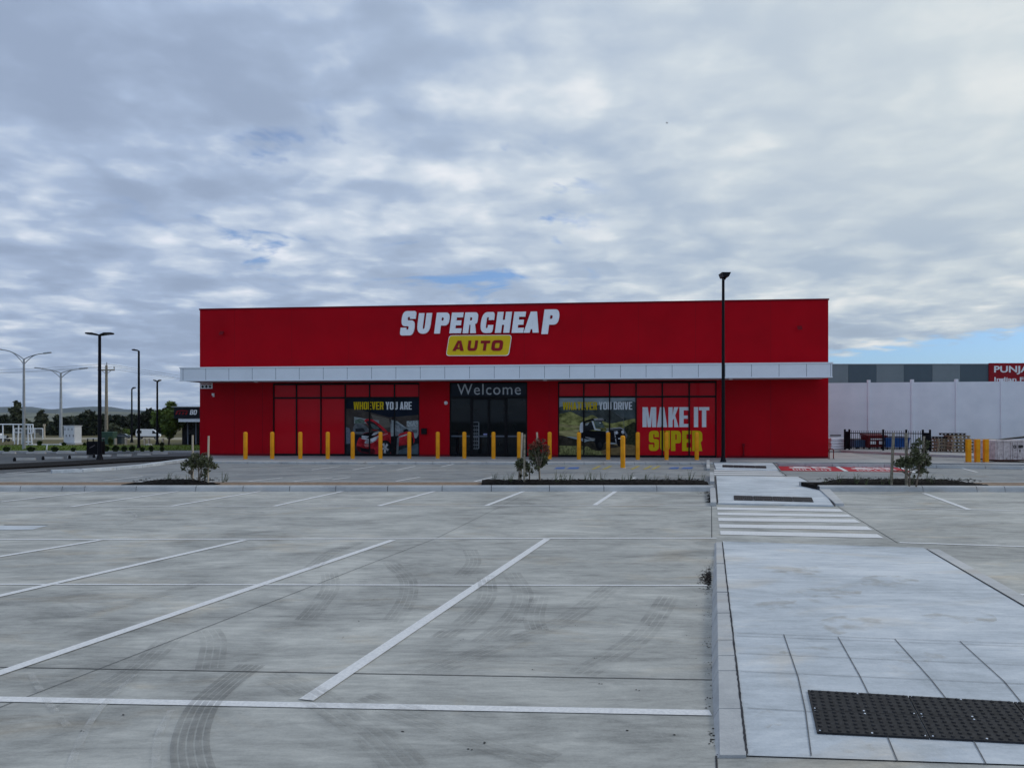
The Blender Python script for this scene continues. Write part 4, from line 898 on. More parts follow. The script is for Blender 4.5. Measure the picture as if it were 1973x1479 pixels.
galv(117.3, 842, 718.5, [(80,710.5),(156,711)], 'smaller grey steel street light with two curved arms behind the white cabinet')
# power pole with cross arm and wires
b = P(205, 840, 88); b.z = -.02; z = lambda y: CH-(y-HY)/F*b.y; X = lambda x: (x-205)/F*b.y
root = thing('power_pole', b, 'grey timber power pole with a cross arm carrying wires', 'power pole')
MB().tube((0,0,0),(0,0,z(703)),.20,.13,12).build('pole', M_grey_wood, root)
q = MB(); q.box(X(189),X(220.5),-.10,.10,z(713.5),z(711.3)); q.build('cross_arm', M_grey_wood, root)
for x in (195,215): MB().tube((X(x),0,z(712.5)),(0,0,z(720)),.035,None,6).build('brace', M_galv, root)
for x in (189.5,205.8,220): MB().lathe([(.06,0),(.04,.1),(.08,.16),(.08,.22),(.05,.28),(.07,.34),(0,.4)],8,(X(x),0,z(711.3) if x != 205.8 else z(703.5))).build('insulator', M_galv, root)
for x, y0_, xl_, yl_, xr, yr in ((189.5,706,-260,716,420,742),(205.8,700.5,-260,712,430,736),(220,706,-260,719,440,747)):
    for ex_, ey_ in ((xl_,yl_),(xr,yr)):
        pts = []
        for i in range(17):
            t = i/16; pts.append((X(x+(ex_-x)*t), (30 if ex_ > 300 else 4)*t, z(y0_+(ey_-y0_)*t+4*math.sin(math.pi*t)*(1 if ex_ < 0 else .5))))
        MB().path(pts, .016, 4).build('wire', M_pole, root)

# ------------------------------------------------------------------ foliage
def leafmat(name, c, c2, var=.35, scale=1.5):
    m = mat(name, c, .55, var, scale, c2=c2, detail=3, spec=.3); return m
L_gum = leafmat('gum_leaves', (.035,.043,.022), (.075,.085,.045)); L_dark = leafmat('dark_leaves', (.008,.012,.005), (.022,.032,.012)); L_brt = leafmat('bright_leaves', (.05,.085,.012), (.12,.17,.03))
L_sap = leafmat('sapling_leaves', (.036,.043,.018), (.10,.108,.05), scale=9); L_new = leafmat('red_new_leaves', (.10,.028,.02), (.18,.06,.03), scale=9); L_tuft = leafmat('strappy_leaves', (.035,.05,.02), (.09,.11,.045), scale=4); L_shrub = leafmat('shrub_leaves', (.018,.036,.008), (.05,.08,.018), scale=4)
def crown_mb(rnd, blobs, n, size):
    m = MB()
    for (c, r_) in blobs:
        k = max(8, int(n*(r_[0]*r_[1]*r_[2])**.66/sum((q[1][0]*q[1][1]*q[1][2])**.66 for q in blobs)))
        for _ in range(k):
            d = Vector((rnd.gauss(0,1),rnd.gauss(0,1),rnd.gauss(0,1))).normalized()*(rnd.random()**.45); p_ = Vector((c[0]+d.x*r_[0],c[1]+d.y*r_[1],c[2]+d.z*r_[2]))
            a = Vector((rnd.gauss(0,1),rnd.gauss(0,1),rnd.gauss(0,.8))).normalized(); bb = a.orthogonal().normalized(); bb = (bb*math.cos(rnd.random()*6.28)+a.cross(bb)*math.sin(rnd.random()*6.28))
            s_ = size*rnd.uniform(.6,1.4); m.add([p_-a*s_, p_+bb*s_*.42, p_+a*s_, p_-bb*s_*.42], [(0,1,2,3)])
    return m
def tree(px, base, top, hw, Y, label, lm_, seed, n=2600, leaf=.20, trunk=.3, shape='round', group='trees beyond the road'):
    rnd = random.Random(seed); b = P(px, base, Y); b.z = -.02; h = CH-(top-HY)/F*Y; w_ = hw/F*Y
    root = thing('tree', b, label, 'tree', group)
    blobs = []; k = 17
    for i in range(k):
        t = i/(k-1); zz = h*(trunk+(1-trunk)*t*.93)
        env = {'round': math.sin(math.pi*(.18+.76*t))**.6, 'tall': (1-t)**.6*.9+.12, 'wide': (1 if t < .6 else (1-t)/.4*.9+.1), 'oval': math.sin(math.pi*(.12+.78*t))}[shape]
        a = rnd.random()*6.28; rr_ = w_*env*rnd.uniform(.25,.72); s_ = w_*env*rnd.uniform(.30,.52)+.12
        blobs.append(((math.cos(a)*rr_, math.sin(a)*rr_*.8, min(zz, h-s_*.8)), (s_, s_, s_*rnd.uniform(.6,.9))))
    q = MB(); q.path([(0,0,0),(.05,0,h*trunk*.6),(0,.05,h*.55),(.05,0,h*.85)], [.05*h*.5,.04*h*.5,.025*h*.5,.01*h*.5], 7)
    for c, r_ in blobs[::2]: q.tube((0,.03,max(h*trunk*.5,c[2]*.55)), c, .012*h*.5+.02, .012, 5)
    q.build('trunk', M_trunk, root); crown_mb(rnd, blobs, n, leaf).build('crown', lm_, root)
    return root
TR = [(31,845,770,16,100,'tall grey green gum tree behind the white frame, left of the steel street light',L_gum,1,'tall'),(8,845,798,17,112,'low dark tree at the left edge of the view',L_dark,2,'wide'),(55,846,812,14,118,'low dark tree between the two gum trees',L_dark,3,'wide'),
 (80,845,789,13,104,'slender grey green gum tree left of the round dark tree',L_gum,4,'tall'),(113,845,799,20,98,'round dark tree behind the smaller street light',L_dark,5,'wide'),(139,845,802,13,106,'grey green bushy tree between the round dark tree and the black lamp',L_gum,6,'round'),
 (170,846,789,20,96,'big dark spreading tree behind the tall black lamp post',L_dark,7,'wide'),(199,846,797,17,108,'dark tree behind the power pole',L_dark,8,'wide'),(226,846,798,19,100,'dark tree above the green cabinet, right of the power pole',L_dark,9,'wide'),
 (252,847,797,16,110,'dark tree behind the short distant lamp post',L_dark,10,'wide'),(283,847,785,22,98,'largest dark tree, rising above the white van',L_dark,11,'wide'),(310,848,792,16,104,'dark tree just behind the bright green tree',L_dark,12,'wide'),
 (95,846,812,13,120,'low dark tree between slender gum and round dark tree',L_dark,16,'wide'),(154,846,806,13,118,'low dark tree left of the big spreading tree',L_dark,17,'wide'),(213,846,803,14,116,'dark tree between the two big dark trees right of the power pole',L_dark,18,'wide'),(240,847,803,14,114,'dark tree left of the short distant lamp post',L_dark,19,'wide'),(267,847,800,14,113,'dark tree behind the single headed lamp post',L_dark,20,'wide'),(30,846,814,14,121,'low dark bush line at the foot of the tall gum tree',L_dark,21,'wide'),
 (-30,846,800,20,105,'dark tree beyond the left edge',L_dark,15,'wide')]
for px, base, top, hw, Y, lab, lm_, sd_, shp in TR:
    if px < 0: continue
    tree(px, base, top, hw*(1.5 if shp == 'wide' else 1.25), Y, lab, lm_, sd_, 3600, .30, .06 if shp == 'wide' else .14, shp)
tree(325, 856, 772, 32, 57, 'bright green leafy tree beside the black fronted shop', L_brt, 13, 4800, .13, .22, 'oval')
def shrub(px, py, hw, h, label, lm_=None, seed=0, Y=None, group='grass clumps on the verge', n=150):
    rnd = random.Random(seed); b = G(px, py, .09) if Y is None else P(px, py, Y); w_ = hw/F*b.y; hh = h/F*b.y
    root = thing('shrub', b, label, 'shrub', group); q = MB()
    for _ in range(n):
        a = rnd.random()*6.28; r0 = rnd.random()*w_*.35; ln = rnd.uniform(.45,1.05); out = rnd.random()**.7*w_; o = Vector((math.cos(a)*r0, math.sin(a)*r0, 0)); t = Vector((math.cos(a)*out, math.sin(a)*out, hh*ln*(1-.35*(out/w_)**2))); md = o.lerp(t,.5)+Vector((0,0,hh*.16)); s_ = Vector((-math.sin(a),math.cos(a),0))*.035
        q.add([o-s_,o+s_,md+s_,md-s_,t], [(0,1,2,3),(3,2,4)])
    q.build('foliage', lm_ or L_shrub, root); return root
for i, (px, hw, h, lab) in enumerate([(12.5,10,11,'dark grass clump at the left end of the verge'),(60,12,11,'dark grass clump just right of the steel street light'),(105.5,11,11,'wide grass clump right of the leaning white post'),(141,7,9,'small grass clump below the white cabinet'),
   (205,9,13,'dense grass clump directly right of the black bin'),(222,11,14,'dense grass clump below the green cabinet'),(239,9,12,'grass clump between the green cabinet and the lamp post'),(254.5,9,13,'grass clump just left of the single headed lamp post'),(274.5,8,10,'low grass clump just right of the single headed lamp post'),(291.5,7,12,'round grass clump below the white van'),(312,6.5,11,'upright grass clump under the bright green tree')]):
    shrub(px, 869.6, hw, h, lab, None, i+1, None, 'grass clumps on the verge', 220)
for i, (px, py, hw, h, lab) in enumerate([(76,858,8,11,'shrub behind the verge left of the leaning white post'),(123,858.5,7,8,'shrub in front of the white cabinet'),(163,858.5,5,7,'shrub between white cabinet and black bin'),(213,859,8,20,'tall green shrub in front of the green cabinet'),(312,860,7,10,'brownish shrub at the foot of the bright green tree')]):
    shrub(px, py, hw, h, lab, L_gum if i == 4 else L_shrub, 40+i, None, 'shrubs behind the verge', 200)
tree(238, 846, 826, 11, 84, 'low pale green bush beside the parked dark car', L_brt, 31, 900, .2, .05, 'round', 'bushes by the far road')
tree(220, 848, 815, 12, 82, 'mid green bush between the power pole and the pale bush', L_gum, 33, 900, .2, .05, 'round', 'bushes by the far road')

# saplings with stakes -------------------------------------------------
def sapling(px, py, stems, clumps, lab, seed, nl=300, leaf=.05):
    rnd = random.Random(seed); b = G(px, py, .16); root = thing('sapling', b, lab, 'sapling', 'young trees in the mulch beds')
    X = lambda x: (x-px)/F*b.y; Zz = lambda y: (py-y)/F*b.y
    q = MB()
    tips = [(X(c[0]), rnd.uniform(-.1,.1), Zz(c[1])) for c in clumps]
    for (x0, y0_, x1, y1_) in stems: q.path([(X(x0),0,Zz(y0_)-.03),(X((x0+x1)/2+rnd.uniform(-1,1)),rnd.uniform(-.04,.04),Zz((y0_+y1_)/2)),(X(x1),0,Zz(y1_))], [.022,.016,.008], 6)
    for c in tips:
        s0 = min(stems, key=lambda s_: abs(X(s_[2])-c[0])); o = Vector((X((s0[0]+s0[2])/2),0,Zz((s0[1]*.4+s0[3]*.6))))
        q.path([o, o.lerp(Vector(c),.6)+Vector((0,0,-.02)), c], [.010,.007,.004], 5)
    q.build('trunk', M_bark, root)
    for name, mm, pick in (('foliage', L_sap, 0), ('red_foliage', L_new, 1)):
        m = MB()
        for c, t in zip(clumps, tips):
            kind = c[4] if len(c) > 4 else 0
            if kind != pick: continue
            r_ = (X(px+c[2])*1.12, X(px+c[2])*.9, c[3]*1.12/F*b.y); cnt = int(1.7*nl*(c[5] if len(c) > 5 else 1)*c[2]*c[3]/60)
            for _ in range(cnt):
                d = Vector((rnd.gauss(0,1),rnd.gauss(0,1),rnd.gauss(0,1))).normalized()*rnd.random()**.4; p_ = Vector(t)+Vector((d.x*r_[0],d.y*r_[1],d.z*r_[2]))
                a = Vector((rnd.gauss(0,.7),rnd.gauss(0,.7),-rnd.random()*.9)).normalized(); bb = a.cross(Vector((rnd.gauss(0,1),rnd.gauss(0,1),rnd.gauss(0,1)))).normalized(); s_ = leaf*rnd.uniform(.7,1.3)
                fold = a.cross(bb)*s_*.12
                m.add([p_-a*s_, p_+bb*s_*.38+fold, p_+a*s_, p_-bb*s_*.38+fold], [(0,1,2),(0,2,3)])
        if m.v: m.build(name, mm, root)
    return root
def stake(px0, py, px1, top, label, wd=.045, z0=.15, light=True):
    b = G(px0, py, z0); tp = Vector(((px1-px0)/F*b.y, 0, (py-top)/F*b.y)); q = MB(); q.tube((0,0,-.1),tp,wd*.72,wd*.70,4)
    o = q.build('stake', M_wood if light else M_grey_wood, None, b); return tag(o, label, 'stake', 'timber tree stakes')
sapling(385, 930, [(382,931,383,895),(374,931,366,905),(391,931,402,900),(384,931,392,890)], [(358,894,7,6),(367,888,8,7),(372,899,8,6),(381,884,9,7),(386,896,9,7),(395,886,9,8),(404,893,9,8),(411,898,7,6),(399,905,7,5),(355,902,4,4),(362,908,4,3),(376,877,8,5),(393,877,7,5),(404,884,6,6),(388,915,3,4),(397,916,4,5),(366,895,7,6),(374,891,7,6)], 'multi stemmed leafy sapling between two stakes in front of the left wall end', 3, 44, .046)
sapling(1003, 930, [(1000,930,1001,893),(1008,930,1019,893),(1020,931,1019,897)], [(996,893,5,5),(1001,888,5,5),(1004,898,7,5),(1010,890,6,5),(1015,897,6,5),(1020,903,5,4),(1000,903,5,4),(1024,909,3,3),(1003,917,3,3),(1013,913,4,3),(1007,886,4,3)], 'thin dark leaved sapling left of the bushy red tipped sapling', 4, 44, .052)
sapling(1039, 930, [(1040,930,1038,880),(1038,905,1030,870),(1038,905,1047,868)], [(1026,880,8,8),(1034,872,9,8),(1043,880,9,8),(1050,888,8,7),(1030,892,8,7),(1041,893,9,8),(1034,900,6,5),(1049,876,7,7),(1028,866,8,7),(1040,864,8,7),(1022,872,5,6),(1029,857,7,6,1),(1040,856,8,6,1),(1050,862,7,7,1),(1056,872,5,6,1),(1023,859,5,4,1),(1047,849,5,4,1),(1036,849,5,4,1)], 'bushy sapling with reddish new leaves before the red wall', 5, 50, .042)
sapling(1768, 935, [(1765,935,1774,893),(1774,895,1783,850),(1752,912,1730,906),(1752,934,1752,910)], [(1733,892,9,8),(1744,887,10,8),(1752,893,9,8),(1762,889,10,8),(1770,881,9,8),(1778,890,9,9),(1786,884,7,9),(1784,868,6,8),(1786,854,4,8),(1741,896,8,5),(1762,872,9,9),(1766,861,7,8),(1773,851,6,7),(1776,905,6,5),(1790,892,5,5),(1772,909,4,3),(1784,909,4,2),(1762,918,3,3),(1774,898,8,6),(1752,884,8,6)], 'leaning leafy sapling tied between grey stakes right of the path', 6, 40, .050)
stake(371, 928, 371.3, 838, 'pale timber stake left of the two in front of the left wall end', .036); stake(400.5, 931, 402, 839.5, 'pale timber stake at the right of the left hand sapling', .036)
stake(1010, 932, 1010.5, 836.5, 'grey timber stake standing nearest the thin dark leaved sapling', .05, .15, False); stake(1003, 930, 1006, 833.5, 'pale timber stake half hidden behind the yellow bollard at the entrance'); stake(1041, 930, 1034.5, 832.5, 'pale timber stake rising out of the red tipped sapling')
stake(1716.8, 933.5, 1721.5, 833, 'grey timber stake left of the leaning sapling', .05, .15, False); stake(1746.5, 933.8, 1746, 834, 'grey timber stake in the middle by the leaning sapling', .052, .15, False); stake(1773, 913, 1780.5, 840, 'grey timber stake behind the leaning sapling', .05, .08, False)
b = G(1716.8, 933.5, .15); q = MB(); q.path([P(1718,906.5,b.y),P(1735,907,b.y),P(1744,908,b.y+.05),P(1757,905,b.y+.1),P(1773,900,b.y+.15)], .012, 5); o = q.build('tree_tie', M_blk); tag(o, 'dark tree tie slung between stakes and the leaning sapling', 'tree tie')
# strappy tufts along the beds
def tuft_mesh(seed):
    rnd = random.Random(seed); q = MB()
    for _ in range(15):
        a = rnd.random()*6.28; ln = rnd.uniform(.12,.36); lean = rnd.uniform(.05,.22)+(.08 if math.cos(a) > 0 else 0); s_ = Vector((-math.sin(a),math.cos(a),0))*.0045; o = Vector((math.cos(a)*.03,math.sin(a)*.03,0)); md = Vector((math.cos(a)*lean*.45+.02,math.sin(a)*lean*.45,ln*.65)); t = Vector((math.cos(a)*lean+.06,math.sin(a)*lean,ln*rnd.uniform(.75,1)))
        q.add([o-s_,o+s_,md+s_*.8,md-s_*.8,t], [(0,1,2,3),(3,2,4)])
    return q
tm = [tuft_mesh(s_) for s_ in range(4)]; protos = []
TF = [(323,'left'),(340,'left'),(362,'left'),(430,'left'),(436,'left')]+[(x,'mid') for x in (952,972,983,1072,1083,1098,1128,1141,1160,1200,1213,1243,1263,1284,1308,1329,1352)]+[(x,'right') for x in (1590,1616,1649,1668,1700,1714,1757,1787,1796,1813,1821)]
labs = {'left':'small strappy grass tuft in the mulch under the left hand sapling','mid':'small strappy grass tuft in the long dark mulch bed left of the path','right':'small strappy grass tuft in the mulch bed right of the path'}
rnd = random.Random(12)
for px, wh in TF:
    b = G(px, 928+rnd.uniform(-1,2.5)+(3 if wh == 'right' else 0), .17)
    if len(protos) < 4:
        o = tm[len(protos)].build('grass_tuft', L_tuft, None, b); protos.append(o)
    else:
        o = rnd.choice(protos).copy(); col.objects.link(o); o.location = b
    o.rotation_euler.z = rnd.uniform(-.6,.6); s_ = rnd.uniform(.6,1.15); o.scale = (s_,s_,s_)
    tag(o, labs[wh], 'grass tuft', 'grass tufts in the '+{'left':'left','mid':'long','right':'right'}[wh]+' mulch bed')

# ------------------------------------------------------------------ tactile pads
def tactile(TL, TR_, BR, BL_, fn, cols, rows, label, name='tactile_paving', nd=(6,12), hgt=.0065):
    c = [fn(*TL), fn(*TR_), fn(*BR), fn(*BL_)]; ctr = sum(c, Vector())/4; root = thing(name, ctr, label, 'tactile paving', 'black tactile paving panels')
    at = lambda u_, v_, z=0: (c[3].lerp(c[2],u_)).lerp(c[0].lerp(c[1],u_),v_)-ctr+Vector((0,0,z))
    for i in range(cols):
        for j in range(rows):
            u0, u1, v0, v1 = i/cols+.002, (i+1)/cols-.002, j/rows+.004, (j+1)/rows-.004; q = MB()
            q.prism([at(u0,v0,.009),at(u1,v0,.009),at(u1,v1,.009),at(u0,v1,.009)], (0,0,-.012))
            for a in range(nd[1]):
                for b_ in range(nd[0]):
                    u_, v_ = u0+(u1-u0)*(a+.5)/nd[1], v0+(v1-v0)*(b_+.5)/nd[0]; p_ = at(u_,v_,.009)
                    ux = (at(u_+.001,v_)-at(u_,v_)).normalized(); vy = (at(u_,v_+.001)-at(u_,v_)).normalized(); r_ = .29*min((at(u1,v0)-at(u0,v0)).length/nd[1], (at(u0,v1)-at(u0,v0)).length/nd[0])
                    k = 8; ring0 = [p_+(ux*math.cos(6.283*t/k)+vy*math.sin(6.283*t/k))*r_ for t in range(k)]; ring1 = [p_+(ux*math.cos(6.283*t/k)+vy*math.sin(6.283*t/k))*r_*.7+Vector((0,0,hgt)) for t in range(k)]
                    q.add(ring0+ring1, [(t,(t+1)%k,k+(t+1)%k,k+t) for t in range(k)]+[tuple(range(k,2*k))])
            pan = q.build('panel', M_rub, root)
            for su, sv_ in ((.03,.06),(.03,.94),(.5,.06),(.5,.94),(.97,.06),(.97,.94)):
                if cols*rows > 8: continue
                p_ = at(u0+(u1-u0)*su, v0+(v1-v0)*sv_, .0092); MB().lathe([(.0055,0),(.0055,.002),(.003,.004),(0,.0045)], 8, p_).build('fixing_screw', M_signw, pan)
    return root
tactile((1555,1331.4),(2163,1366.5),(2251,1447),(1573.2,1413.5), lambda x,y: PP(x,y,.003), 3, 2, 'large black studded tactile panel on the near end of the path')
tactile((1413.5,954.6),(1564,958.4),(1568,967),(1414,963), lambda x,y: G(x,y,.033), 4, 1, 'narrow black tactile panel across the path before the zebra crossing', nd=(4,9))
tactile((1391.8,895.4),(1476,897.6),(1477,902),(1392,899.8), lambda x,y: G(x,y,.033), 4, 1, 'far black tactile panel by the foot of the tall lamp post', nd=(3,8))

# ------------------------------------------------------------------ left background
def local(px, py, Y, name, lab, cat, grp=None, rz=0, z=None):
    b = P(px, py, Y); b.z = (0.0 if z is None else z); return thing(name, b, lab, cat, grp, rz), Y/F
M_cab = mat('white_cabinet_paint', (.66,.68,.70), .45, .06, 2); M_gcab = mat('green_cabinet_paint', (.045,.09,.065), .5, .15, 2); M_dkc = mat('dark_cabinet_paint', (.05,.065,.075), .5, .15, 2)
r, k = local(141, 855, 58.6, 'electrical_cabinet', 'large white electrical cabinet on a concrete pad behind the verge', 'cabinet', None, -.45, .0)
cw, ch_ = 34*k, 32*k
MB().bbox(-cw*.52,cw*.42,-.30,.30,.10,.10+ch_,.02).build('body', M_cab, r); MB().box(-cw*.55,cw*.45,-.34,.34,.10+ch_,.14+ch_).build('roof', M_cab, r); MB().box(-cw*.7,cw*.65,-.45,.42,-.05,.098).build('plinth', M_kerb, r)
for i in range(3):
    x = -cw*.50+i*cw*.305; d = MB(); d.box(x+.02,x+cw*.30-.01,-.312,-.302,.14,.06+ch_); dd = d.build('door', M_cab, r); MB().box(x+cw*.30-.10,x+cw*.30-.06,-.335,-.3125,.55,.72).build('handle', M_blk, dd)
    v = MB()
    for j in range(4): v.box(x+.06,x+cw*.30-.14,-.3165,-.3125,.10+ch_*.74+j*.045,.125+ch_*.74+j*.045)
    v.build('vent', mat('vent_grey',(.22,.23,.25),.5,.1,3), dd)
r, k = local(209, 856, 58, 'electrical_cabinet', 'green electrical cabinet partly hidden by a tall green shrub', 'cabinet', None, 0, 0)
w_ = 26*k; MB().bbox(-w_/2,w_/2,-.35,.35,0,24*k,.03).build('body', M_gcab, r)
for s_ in (-1,1): MB().box(min(s_*.02,s_*w_*.47),max(s_*.02,s_*w_*.47),-.362,-.351,.06,22*k).build('door', M_gcab, r)
r, k = local(231, 856, 58.5, 'electrical_cabinet', 'low dark grey cabinet right of the green cabinet', 'cabinet', None, 0, 0)
w_ = 13*k; MB().bbox(-w_/2,w_/2,-.25,.25,0,14*k,.03).build('body', M_dkc, r); MB().box(-w_/2-.03,w_/2+.03,-.28,.28,14*k+.001,14*k+.04).build('roof', M_dkc, r); MB().box(-w_*.44,w_*.44,-.262,-.251,.05,13*k).build('door', M_dkc, r)
# black bin enclosure behind the lamp post
r, k = local(184.5, 876, 39.4, 'waste_bin', 'black box shaped bin with a slatted top, behind the tall lamp post', 'bin', None, 0, 0)
w_ = 24*k; MB().bbox(-w_/2,w_/2,-.30,.30,.02,26*k,.015).build('body', M_blk, r)
for sx in (-1,1):
    for sy in (-1,1): MB().box(sx*(w_/2-.05)-.02,sx*(w_/2-.05)+.02,sy*.26-.02,sy*.26+.02,26*k,31*k).build('post', M_pole, r)
MB().box(-w_/2,w_/2,-.30,.30,31*k+.001,31*k+.03).build('roof', M_galv, r)
q = MB(); q.prism([(-.16,-.302,13*k),(.02,-.302,16*k),(.14,-.302,19*k),(.10,-.302,19.6*k),(-.02,-.302,17*k),(-.16,-.302,14.4*k)], (0,-.003,0)); q.build('emblem', mat('dull_emblem',(.12,.10,.10),.5,.2,5), r)
# white leaning post, timber post, short bollards
q = MB(); b = G(89.3, 870.5, .0); q.tube((0,0,0),(.045,0,.40),.035,.033,8); tag(q.build('marker_post', M_signw, None, b), 'short leaning white marker post on the road edge of the verge', 'post')
q = MB(); b = P(86, 841, 82); b.z = 0; q.tube((0,0,-.1),(-.03,0,26*82/F),.075,.07,8); q.bbox(-.16,.08,-.06,.06,22*82/F,26*82/F,.02); tag(q.build('timber_post', M_wood, None, b), 'pale timber post between the white frame and the smaller street light', 'post')
for px, lab in ((223,'short timber post left of the dark grey cabinet'),(243,'short timber post right of the dark grey cabinet'),(279,'short timber post below the rear of the white van'),(287,'short timber post below the middle of the white van'),(314,'short timber post beside the bright green tree trunk')):
    b = G(px, 857); q = MB(); q.bbox(-.07,.07,-.07,.07,0,13/F*b.y,.02); tag(q.build('timber_post', M_wood, None, b), lab, 'post', 'short timber posts by the far road')
for px, wpx, lab in ((99,38,'long pale concrete slab on the grass near the leaning white post'),(59,20,'short pale concrete slab beside the steel street light'),(168,8,'small pale concrete slab left of the black bin'),(286.5,7,'small pale rock on the grass below the white van')):
    b = G(px, 858, .06); hw_ = wpx/2/F*b.y; q = MB(); q.bbox(-hw_,hw_,-.25,.25,-.05,.10,.03); tag(q.build('concrete_slab', M_path, None, b), lab, 'slab')
# wheel stops
WS = [(50,886.3,34,1),(102,884,36,1),(150,882,36,1),(197,879.6,32,1),(240,878.5,26,1),(278,876.8,24,1),(18,873.8,24,0),(70,873.8,36,0),(128,873.8,36,0),(310,874.6,30,0)]
for i, (px, py, wpx, near) in enumerate(WS):
    b = G(px, py); hw_ = wpx/2/F*b.y; q = MB(); pr = [(-.08,0),(-.05,.10),(.05,.10),(.08,0)]; a = [(-hw_,y,z) for y,z in pr]; c = [(hw_,y,z) for y,z in pr]
    q.add(a+c, [(0,1,2,3),(7,6,5,4)]+[(j,4+j,4+(j+1)%4,(j+1)%4) for j in range(4)])
    order = ['first','second','third','fourth','fifth','sixth']
    lab = f"concrete wheel stop, {order[i]} from the left in the near row on the asphalt" if near else f"low concrete wheel stop, {order[i-6]} from the left along the verge kerb"
    tag(q.build('wheel_stop', M_kerb, None, b, .16 if near else 0), lab, 'wheel stop', 'concrete wheel stops')
for i, (px, py) in enumerate(((28,888.3),(83,885.7),(134,883.5),(181,881.4))):
    b = G(px, py); q = MB(); q.lathe([(.06,0),(.06,.10),(.04,.16),(0,.18)], 10); tag(q.build('rubber_stud', M_blk, None, b), f"small black stud, {order[i]} from the left between the near wheel stops", 'stud', 'black studs between wheel stops')
# white pipe frame and mesh cage
def frame_thing(px, py, Y, lab, bars, r_):
    b = P(px, py, Y); b.z = 0; root = thing('pipe_frame', b, lab, 'frame', 'white pipe frames at the left edge'); X = lambda x: (x-px)/F*Y; Zz = lambda y: (py-y)/F*Y
    for x0,y0_,x1,y1_,dy_ in bars: MB().tube((X(x0),dy_,Zz(y0_)),(X(x1),dy_,Zz(y1_)),r_,None,7).build('bar', M_signw, root)
    return root
frame_thing(30, 857, 57, 'tall white pipe frame at the left edge with upright bars', [(-30,817.8,63.5,818.5,0),(5.5,818,5.5,852,0),(25.5,818,25.5,850,0),(36,818,34.5,857,0),(54,818,54.5,857,0),(58,818,62,857,0),(63.5,818,63.5,835,0),(-30,818,-30,857,0),(50,852,62,852,0),(55,835.5,62,835.5,0)], .045)
cg = frame_thing(60, 858, 58, 'lower grey mesh cage behind the white pipe frame', [(28,828,82.5,828,0),(28,828,28,858,0),(42.5,828,42,858,0),(82.5,828,82.5,848,0),(67,828,67,848,0),(28,835.5,42,835.5,0)], .035)
X = lambda x: (x-60)/F*58; Zz = lambda y: (858-y)/F*58
q = MB()
for i in range(30): q.tube((X(28.5+i*1.8),.02,Zz(857)),(X(28.5+i*1.8),.02,Zz(828.6)),.008,None,4)
for i in range(9): q.tube((X(28.5),.035,Zz(856-i*3.2)),(X(82),.035,Zz(856-i*3.2)),.008,None,4)
q.build('mesh_panel', M_galv, cg)
# vehicles -------------------------------------------------------------
M_vw = mat('white_car_paint', (.78,.79,.80), .25, .02, 2, coat=.6); M_vg = mat('car_glass', (.01,.012,.014), .06, .1, 2); M_tyre = mat('tyre', (.012,.012,.013), .8, .2, 8); M_rim = mat('wheel_rim', (.35,.36,.37), .4, .1, 6, metal=.6); M_trim = mat('black_trim', (.018,.018,.02), .6, .2, 5)
def side_body(q, prof_, half, inset=None, mi=0):
    """extrude a side outline across the width with a narrowed upper part"""
    n_ = len(prof_); zm = max(z for _, z in prof_)
    f = lambda z: half*(1-(.16*max(0,(z-zm*.5)/(zm*.5))))
    L = [(x,-f(z),z) for x,z in prof_]; Q = [(x,f(z),z) for x,z in prof_]
    return q.add(L+Q, [tuple(range(n_)), tuple(reversed(range(n_,2*n_)))]+[(i,(i+1)%n_,n_+(i+1)%n_,n_+i) for i in range(n_)], mi)
def wheel(parent, x, y, r_, wdt=.22):
    s_ = 1 if y > 0 else -1; pr = [(r_*.62,-wdt/2),(r_*.93,-wdt/2),(r_,-wdt*.3),(r_,wdt*.3),(r_*.93,wdt/2),(r_*.62,wdt/2)]; q = MB(); n_ = 20
    vs_ = [(x+a*math.cos(6.283*i/n_), y+b_, r_+a*math.sin(6.283*i/n_)) for a,b_ in pr for i in range(n_)]; q.add(vs_, [(k_*n_+i,k_*n_+(i+1)%n_,(k_+1)*n_+(i+1)%n_,(k_+1)*n_+i) for k_ in range(5) for i in range(n_)], 0, True); w0 = q.build('wheel', M_tyre, parent)
    q = MB(); q.tube((x,y-wdt*.35,r_),(x,y+wdt*.35,r_),r_*.63,None,20); q.tube((x,y+s_*wdt*.35,r_),(x,y+s_*wdt*.45,r_),r_*.2,None,10); q.build('rim', M_rim, w0)
# van: seen three-quarter from behind, heading right
b = P(286, 846, 76); b.z = -.02; van = thing('van', b, 'white delivery van heading right in front of the dark trees', 'van', None, .28); s = .48
pr = [(-2.6,.45),(2.55,.45),(2.75,.75),(2.70,1.15),(2.1,1.38),(1.45,2.15),(.9,2.42),(-2.35,2.50),(-2.6,2.3),(-2.72,1.2)]
vk = 40/F*76/5.1
q = MB(); side_body(q, [(x*vk,z*vk) for x,z in pr], 1.0*vk); bo = q.build('body', M_vw, van)
def vq(pts, name, m, d=.012):
    q = MB(); q.prism([tuple(c*vk for c in p_) for p_ in pts], (0,-d,0)); return q.build(name, m, van)
for s_ in (-1,):
    fy = lambda z: -1.0*(1-.16*max(0,(z-1.25)/1.25))-.002
    vq([(1.0,fy(1.35),1.38),(1.95,fy(1.35),1.38),(1.42,fy(2.0),2.0),(1.0,fy(2.05),2.05)], 'side_window', M_vg)
    vq([(-2.5,fy(1.4),1.42),(-1.4,fy(1.4),1.42),(-1.4,fy(2.1),2.12),(-2.45,fy(2.1),2.12)], 'rear_side_window', M_vg)
    vq([(-2.65,fy(.5),.48),(2.6,fy(.5),.48),(2.65,fy(.7),.72),(-2.68,fy(.7),.72)], 'sill_trim', M_trim, .02)
